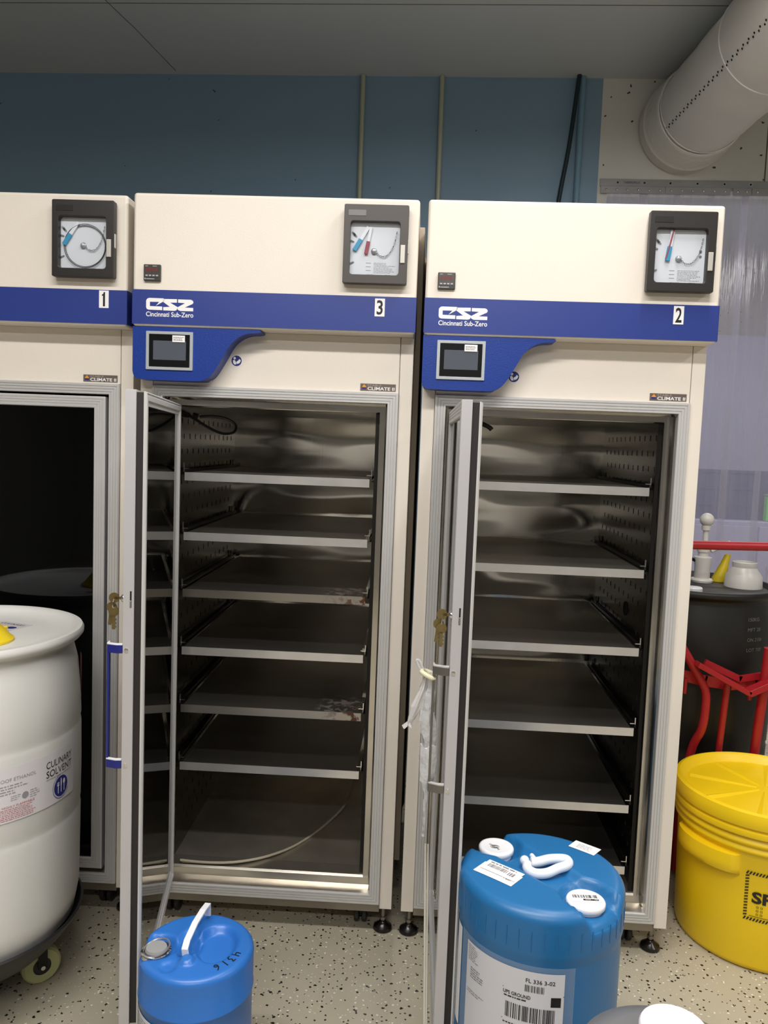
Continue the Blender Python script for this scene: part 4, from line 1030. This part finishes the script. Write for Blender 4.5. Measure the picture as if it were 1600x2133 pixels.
# black drum behind, with things on top
KX, KY, KB = 1.232, 3.09, .15
blk = mat('drum_black', (15, 15, 16), .5, var=.1, bump=.15, bscale=30)
t = thing('black_drum', 'tall black plastic drum with stencilled white lot text behind the yellow drum', 'drum', (KX, KY, KB))
pf = [(.0001, .001), (.25, .001), (.272, .010), (.280, .04), (.284, .28), (.280, .293), (.285, .306), (.287, .45), (.285, .58), (.280, .592), (.284, .606), (.282, .70), (.274, .78), (.262, .825), (.260, .838), (.266, .848), (.284, .856), (.289, .864), (.289, .873), (.283, .880), (.272, .880), (.264, .870), (.258, .862), (.0001, .862)]
m = MB(); m.lathe(pf, 96, (0, 0, 0), False); m.build('drum_body', blk, t, ang=50)
m = MB(); m.lathe([(.030, 0), (.030, .016), (.027, .020), (.0001, .020)], 32, (-.075, -.165, .8622), False); m.build('bung_cap', white_pl, t)
f = cyl_fn(0, .2884); m = MB()
for i, s_ in enumerate(('150KG', 'MFT 20', 'ON 2106', 'LOT 700')): m = MB(); put_text(m, s_, .085, .782 - i * .037, .013, f, width=.010 * len(s_)); m.build('stencil_line', mat('stencil', (98, 98, 92), .6), t)
t = thing('drum_platform', 'low black wooden platform carrying the black drum', 'platform', (KX, KY, 0))
m = MB(); m.box(-.29, .33, -.24, .34, .125, .1495)
m.build('deck', blk, t, bevel=.004)
for s in (-.25, 0, .27): m = MB(); m.box(s - .04, s + .04, -.19, .33, 0, .1245); m.build('runner', blk, t)
KT = KB + .8625
t = thing('hand_pump', 'white hand pump with round ball knob standing on the black drum', 'pump', (1.285, 3.18, KT))
pw = mat('pump_white', (208, 205, 200), .4)
m = MB(); m.lathe([(.0001, .0), (.042, .0), (.044, .008), (.040, .014), (.030, .016), (.030, .06), (.034, .095), (.034, .10), (.020, .104), (.020, .118), (.024, .122), (.024, .142), (.030, .144), (.030, .160), (.016, .164)], 32, (0, 0, 0), False); m.build('pump_body', pw, t, ang=40)
m = MB(); m.lathe([(.0105, .160), (.0105, .205), (.017, .209), (.018, .225), (.012, .230)], 24, (.004, 0, 0), False); m.build('plunger', pw, t)
m = MB(); m.sphere((.005, 0, .250), .0275, 12); m.build('ball_knob', pw, t)
m = MB(); m.tube([(.030, 0, .125), (.060, 0, .142), (.105, 0, .160)], .010, 14, sm=3); m.build('spout', mat('spout_milky', (214, 210, 208), .3), t)
m = MB(); m.tube([(-.033, .0, .085), (-.06, -.01, .098), (-.09, -.02, .095)], .006, 10, sm=3); m.build('side_hose', dark_metal, t)
t = thing('yellow_funnel', 'yellow funnel tipped beside the white hand pump on the black drum', 'funnel', (1.366, 3.215, KT))
m = MB(); m.lathe([(.0105, .11), (.012, .11), (.016, .075), (.030, .004), (.030, 0), (.027, 0), (.013, .073), (.0105, .11)], 32, (0, 0, 0), False, lambda x, y, z: (x + z * .30, y, z)); m.build('funnel_cone', mat('funnel_yellow_dark', (206, 182, 30), .4), t)
t = thing('milky_funnel', 'wide milky white plastic funnel upside down at the right rim of the black drum', 'funnel', (1.412, 3.09, KT))
m = MB(); m.lathe([(.068, 0), (.070, 0), (.067, .045), (.048, .072), (.044, .078), (.046, .098), (.043, .099), (.040, .080), (.064, .045), (.068, 0)], 40, (0, 0, 0), False, lambda x, y, z: (x, y, z)); m.build('funnel_cone', mat('milky_plastic', (222, 219, 214), .35, trans=.25), t)

# red drum truck in front of the black drum
rdm = mat('truck_red', (160, 24, 34), .4, var=.12, vscale=9)
t = thing('drum_truck', 'red steel drum truck with cross bar and curved legs around the black drum', 'hand truck', (1.24, 2.74, 0))
O_ = Vector((1.24, 2.74, 0))
def R3(*p): return tuple(Vector(p) - O_)
m = MB(); m.tube([R3(.985, 2.755, 1.205), R3(1.45, 2.755, 1.212)], .0155, 16)
m.build('cross_bar', rdm, t)
for x in (.985, 1.45):
    m = MB(); m.tube([R3(x, 2.755, 1.205), R3(x, 2.775, 1.15), R3(x, 2.78, .70), R3(x, 2.775, .30), R3(x, 2.775, .02)], .0155, 14, sm=4); m.build('upright', rdm, t)
m = MB(); m.tube([R3(1.02, 2.735, .90), R3(1.064, 2.735, .837), R3(1.111, 2.735, .762), R3(1.146, 2.735, .70), R3(1.151, 2.735, .64), R3(1.143, 2.735, .56), R3(1.122, 2.765, .46), R3(1.10, 2.775, .20), R3(1.10, 2.775, .02)], .0145, 14, sm=4); m.build('curved_leg', rdm, t)
def flatbar(a, b, h, th):
    a, b = Vector(R3(*a)), Vector(R3(*b)); d = (b - a).normalized(); s_ = d.cross(Vector((0, 1, 0))).normalized()
    return (a + b) / 2, d, Vector((0, 1, 0)), s_, (b - a).length / 2 + .003, th, h
m = MB()
for a, b, h, th in (((1.100, 2.705, .800), (1.282, 2.705, .706), .009, .022), ((1.282, 2.705, .706), (1.46, 2.705, .795), .011, .022)):
    m.obox(*flatbar(a, b, h, th))
m.build('chime_hook', rdm, t, bevel=.002)
m = MB()
for a, b, h, th in (((1.15, 2.76, .792), (1.275, 2.76, .738), .011, .006), ((1.275, 2.76, .738), (1.45, 2.76, .772), .011, .006)): m.obox(*flatbar(a, b, h, th))
m.build('hook_brace', rdm, t)
m = MB(); P = [(1.00, .750), (1.07, .741), (1.16, .722), (1.25, .712), (1.34, .722), (1.45, .745)]
for (x0, z0), (x1, z1) in zip(P, P[1:]): m.obox(*flatbar((x0, 2.775, z0), (x1, 2.775, z1), .019, .005))
m.build('drum_band', rdm, t)
m = MB(); m.tube([R3(1.226, 2.745, .725), R3(1.222, 2.765, .49), R3(1.218, 2.775, .02)], .0115, 12); m.build('centre_leg', rdm, t)
m = MB(); m.tube([R3(1.352, 2.725, .86), R3(1.349, 2.735, .70), R3(1.345, 2.765, .40), R3(1.345, 2.775, .02)], .0165, 14, sm=2); m.build('side_leg', rdm, t)
m = MB(); m.tube([R3(1.084, 2.755, .735), R3(1.082, 2.755, .680)], .006, 10); m.tube([R3(1.312, 2.755, .715), R3(1.312, 2.755, .665)], .007, 10); m.build('lock_pin', rdm, t)
m = MB()
for x in (.985, 1.45): m.lathe([(.010, -.012), (.040, -.014), (.045, 0), (.040, .014), (.010, .012)], 24, (0, 0, 0), False, lambda p, q, r, x=x: R3(x + .03 + r, 2.795 + p, .046 + q))
m.tube([R3(.99, 2.795, .046), R3(1.48, 2.795, .046)], .008, 8)
m.build('wheels', black_pl, t)

# grey jug with white cap in the very front
t = thing('grey_jug', 'grey jug with a bright white screw cap at the bottom edge of the picture', 'jug', (.466, 1.135, 0))
m = MB(); m.lathe([(.0001, .001), (.13, .001), (.142, .012), (.145, .05), (.150, .50), (.150, .560), (.138, .588), (.100, .602), (.052, .608), (.047, .610), (.047, .640), (.0001, .640)], 64, (0, 0, 0), False); m.build('jug_body', mat('jug_grey', (112, 112, 114), .45, var=.04), t, ang=50)
m = MB(); m.lathe([(.0480, .616), (.0500, .618), (.0510, .652), (.0485, .6565), (.044, .6580), (.0001, .6580)], 56, (0, 0, 0), False); m.build('screw_cap', mat('cap_white', (250, 250, 252), .35), t, ang=40)
# ---------------------------------------------------------------- small things on the chambers (chamber-local coordinates, own top-level objects)
def cab(k):
    cx, cy, w = CABPOS[k]; return Matrix.Translation((cx, cy, 0)) @ Matrix.Rotation(w, 4, 'Z')
def local_thing(k, name, label, cat, o, group=None):
    t = thing(name, label, cat, (0, 0, 0), 0, group); t.matrix_world = cab(k) @ Matrix.Translation(o); return t
def key(mb, o, tilt=0, flip=1):
    O = Vector(o)
    mb.disc(tuple(O + Vector((0, -.001, 0))), (0, -1, 0), .0115, .0022, 18)
    mb.box(O.x - .0035, O.x + .0035, O.y - .0032, O.y - .001, O.z - .040, O.z - .008)
    for i in range(3): mb.box(O.x + .0035, O.x + .0058, O.y - .0032, O.y - .001, O.z - .036 + i * .008, O.z - .032 + i * .008)
for k, o, lab in ((3, (-.200, -.626, 1.155), 'small brass keys hanging from the door lock of chamber 3'), (2, (-.300, -.634, 1.155), 'small brass keys hanging from the door lock of chamber 2')):
    s = -1; t = local_thing(k, 'key_ring', lab, 'keys', o, 'keys in the door locks')
    q = MB(); q.box(-.028, -.0075, -.0012, .0012, -.003, .003); q.disc((-.030, -.0012, 0), (0, 1, 0), .0115, .0024, 18); q.build('lock_key', brass, t)
    q = MB(); q.tube([(-.030 + .0 * math.cos(a), .008 * math.cos(a), -.014 + .010 * math.sin(a)) for a in [2 * PI * j / 18 for j in range(18)]], .0010, 6, closed=True); q.build('split_ring', chrome, t)
    q = MB(); key(q, (-.030, .001, -.030)); q.build('spare_key', brass, t)
    q = MB(); key(q, (-.0335, .006, -.026)); q.xf(Matrix.Rotation(.12, 4, 'Y')); q.build('spare_key', brass, t)
# crumpled clear sleeve tied to the grey handle of chamber 2
film = mat('clear_film', (226, 226, 228), .12, alpha=.50, bump=1.0, bscale=30, bdist=.01, spec=.9)
t = local_thing(2, 'plastic_sleeve', 'crumpled clear plastic sleeve tied to the grey door handle of chamber 2', 'plastic bag', (-.352, -.622, 1.02))
def crumple(path, rad, n=18, seed=1, amp=.25):
    rnd = random.Random(seed); P = [Vector(p) for p in path]; L = len(P); ph = [rnd.uniform(0, 6) for _ in range(6)]
    vs = []; fs = []
    for i, (p, r) in enumerate(zip(P, rad)):
        for j in range(n):
            a = 2 * PI * j / n; rr = r * (1 + amp * math.sin(2 * a + ph[0] + i * .8) * .6 + amp * .6 * math.sin(5 * a + ph[1] - i * 1.1) + amp * .4 * math.sin(3 * a + i * 2.1 + ph[2]))
            vs.append((p.x + rr * math.cos(a), p.y + rr * .7 * math.sin(a), p.z + .004 * math.sin(3 * a + ph[3])))
    for i in range(L - 1):
        for j in range(n): fs.append((i * n + j, i * n + (j + 1) % n, (i + 1) * n + (j + 1) % n, (i + 1) * n + j))
    return vs, fs
q = MB(); zs = [0, -.012, -.03, -.045, -.06, -.085, -.11, -.135, -.155, -.168]; rd = [.007, .010, .010, .012, .014, .017, .017, .015, .010, .008]
q.add(*crumple([(.003 + .003 * math.sin(i), 0, z) for i, z in enumerate(zs)], rd, seed=3)); q.build('sleeve_body', film, t, ang=20)
q = MB(); zs = [-.158, -.160, -.19, -.22, -.235, -.25, -.262, -.29]; rd = [.014, .017, .018, .018, .016, .010, .005, .0035]
q.add(*crumple([(.004 + .002 * math.sin(i), 0, z) for i, z in enumerate(zs)], rd, seed=8, amp=.15)); q.build('sleeve_body', film, t, ang=20)
q = MB(); q.add(*crumple([(-.006, 0, -.01), (-.012, 0, -.035), (-.024, 0, -.07), (-.034, 0, -.10), (-.038, 0, -.112), (-.042, 0, -.120)], [.004, .009, .011, .007, .004, .009], seed=5, amp=.4)); q.build('sleeve_tail', mat('cloudy_film', (214, 212, 212), .3, alpha=.75), t, ang=20)
q = MB(); q.tube([(.010, -.012, -.006), (-.004, -.014, 0), (-.016, -.008, .006), (-.010, .010, .004), (.010, .012, -.004)], .0055, 10, closed=True, sm=3); q.build('knot', mat('knot_cream', (222, 216, 186), .4), t)
q = MB(); q.tube([(-.014, 0, .004), (-.024, 0, .018), (-.028, 0, .030), (-.020, 0, .026), (-.012, 0, .006)], .003, 8, sm=3); q.build('knot_tail', film, t)
t = local_thing(2, 'plastic_wand', 'thin clear plastic tube hanging from the sleeve at the chamber 2 door', 'tube', (-.350, -.622, .74))
q = MB(); q.tube([(0, 0, -.002), (.001, 0, -.05), (.0, 0, -.085)], .0035, 10); q.build('wand_tube', film, t)
q = MB(); q.tube([(0, 0, -.03), (.0, 0, -.08)], .0012, 6); q.build('wand_core', dark_metal, t)
t = local_thing(2, 'leaning_rod', 'thin pale rod leaning against the open door of chamber 2', 'rod', (-.338, -.55, 0))
q = MB(); q.tube([(-.004, .0, .60), (.016, -.10, .02)], .0028, 8); q.tube([(.002, .0, .60), (.020, -.10, .02)], .0022, 8); q.build('rod_pair', mat('rod_cream', (206, 202, 190), .4), t)
q = MB(); q.lathe([(.0075, 0), (.006, .008), (.004, .02)], 12, (.018, -.10, .0), True); q.build('rod_tip', mat('rod_tip_m', (190, 186, 176), .4), t)
# cables and probe hoses inside the open chambers
cb = mat('cable_black2', (20, 19, 19), .45)
t = local_thing(3, 'probe_cable', 'black cable looping from the top left corner inside chamber 3', 'cable', (-.28, .09, 1.55))
q = MB(); q.tube([(-.012, -.03, .040), (.006, .03, .022), (.04, .08, -.005), (.075, .12, -.022), (.105, .15, -.016), (.108, .16, .008), (.08, .15, .026), (.04, .13, .032), (.0, .12, .028)], .0042, 10, sm=5); q.build('cable_loop', cb, t)
q = MB(); q.tube([(-.004, .12, .030), (-.02, .12, .034)], .008, 10); q.build('cable_plug', cb, t)
t = local_thing(2, 'sensor_probe', 'short black probe hanging at the top inside chamber 2', 'probe', (-.225, .13, 1.585))
q = MB(); q.tube([(-.065, .0, .017), (-.01, 0, .008), (.03, 0, -.006), (.042, 0, -.016)], .0068, 12, sm=3); q.build('probe_body', cb, t)
hose = mat('hose_milky', (196, 186, 164), .3, alpha=.8)
t = local_thing(3, 'silicone_hose', 'pale hose lying across the threshold and curving up inside chamber 3', 'hose', (-.24, .03, .186))
q = MB(); q.tube([(-.030, .020, .004), (.06, .015, .004), (.15, .03, .004), (.24, .08, .003), (.32, .18, -.003), (.40, .34, -.003), (.455, .50, .012), (.475, .64, .10), (.478, .70, .20)], .0040, 10, sm=6); q.build('hose_tube', hose, t)
t = local_thing(3, 'hinge_link', 'worn metal door link lying on the threshold of chamber 3', 'bracket', (-.21, .052, .1845))
q = MB(); q.prism([(-.055, -.008), (.035, -.006), (.046, 0), (.035, .007), (-.055, .008)], 0, .003, lambda x, y, z: (x, z, y)); q.build('link_plate', mat('worn_link', (128, 114, 92), .4, .6, var=.3, vscale=60), t, bevel=.001)
q = MB(); q.disc((.034, 0, .003), (0, 0, 1), .004, .002, 12); q.build('link_pin', chrome, t)

# ---------------------------------------------------------------- lights: linear ceiling fixtures
def fixture(x, y, z, L, rot, power, label, size=.16, col=(1, .972, .94)):
    t = thing('strip_light', label, 'light', (x, y, z), rot, 'linear ceiling lights')
    m = MB(); m.box(-L / 2, L / 2, -size / 2 - .02, size / 2 + .02, .012, .07); m.build('light_housing', white_pl, t, bevel=.004)
    m = MB(); m.box(-L / 2 + .01, L / 2 - .01, -size / 2, size / 2, .0, .0115); m.build('light_diffuser', mat('diffuser_%d' % int(power), (255, 250, 244), .5, emit=2.0), t)
    m = MB()
    for s in (-.4, .4): m.tube([(s * L, 0, .07), (s * L, 0, ZC - z)], .003, 6)
    m.build('hanger_wire', dark_metal, t)
    la = bpy.data.lights.new('strip_lamp', 'AREA'); la.shape = 'RECTANGLE'; la.size = L; la.size_y = size; la.energy = power; la.color = col
    lo = bpy.data.objects.new('strip_lamp', la); COL.objects.link(lo); lo.parent = t; lo.location = (0, 0, -.004)
fixture(-.30, .62, 3.12, 2.3, 0, 60, 'linear light above and before the chambers, nearest to them')
fixture(-.3, -1.6, 3.12, 2.3, 0, 60, 'linear light behind the camera, over the middle of the room')
fixture(.75, 1.95, 3.18, 1.2, PI / 2, 20, 'short linear light just above the picture, nearest the back wall')
fixture(2.6, .8, 3.12, 1.8, PI / 2, 27, 'linear light over the right side of the room')
fixture(2.6, 5.05, 3.25, 1.8, 0, 60, 'linear light in the room behind the strip curtain')
w = bpy.data.worlds.new('world'); SC.world = w; w.use_nodes = True
w.node_tree.nodes['Background'].inputs[0].default_value = (.8, .85, 1, 1); w.node_tree.nodes['Background'].inputs[1].default_value = .05
SC.view_settings.exposure = 0.24
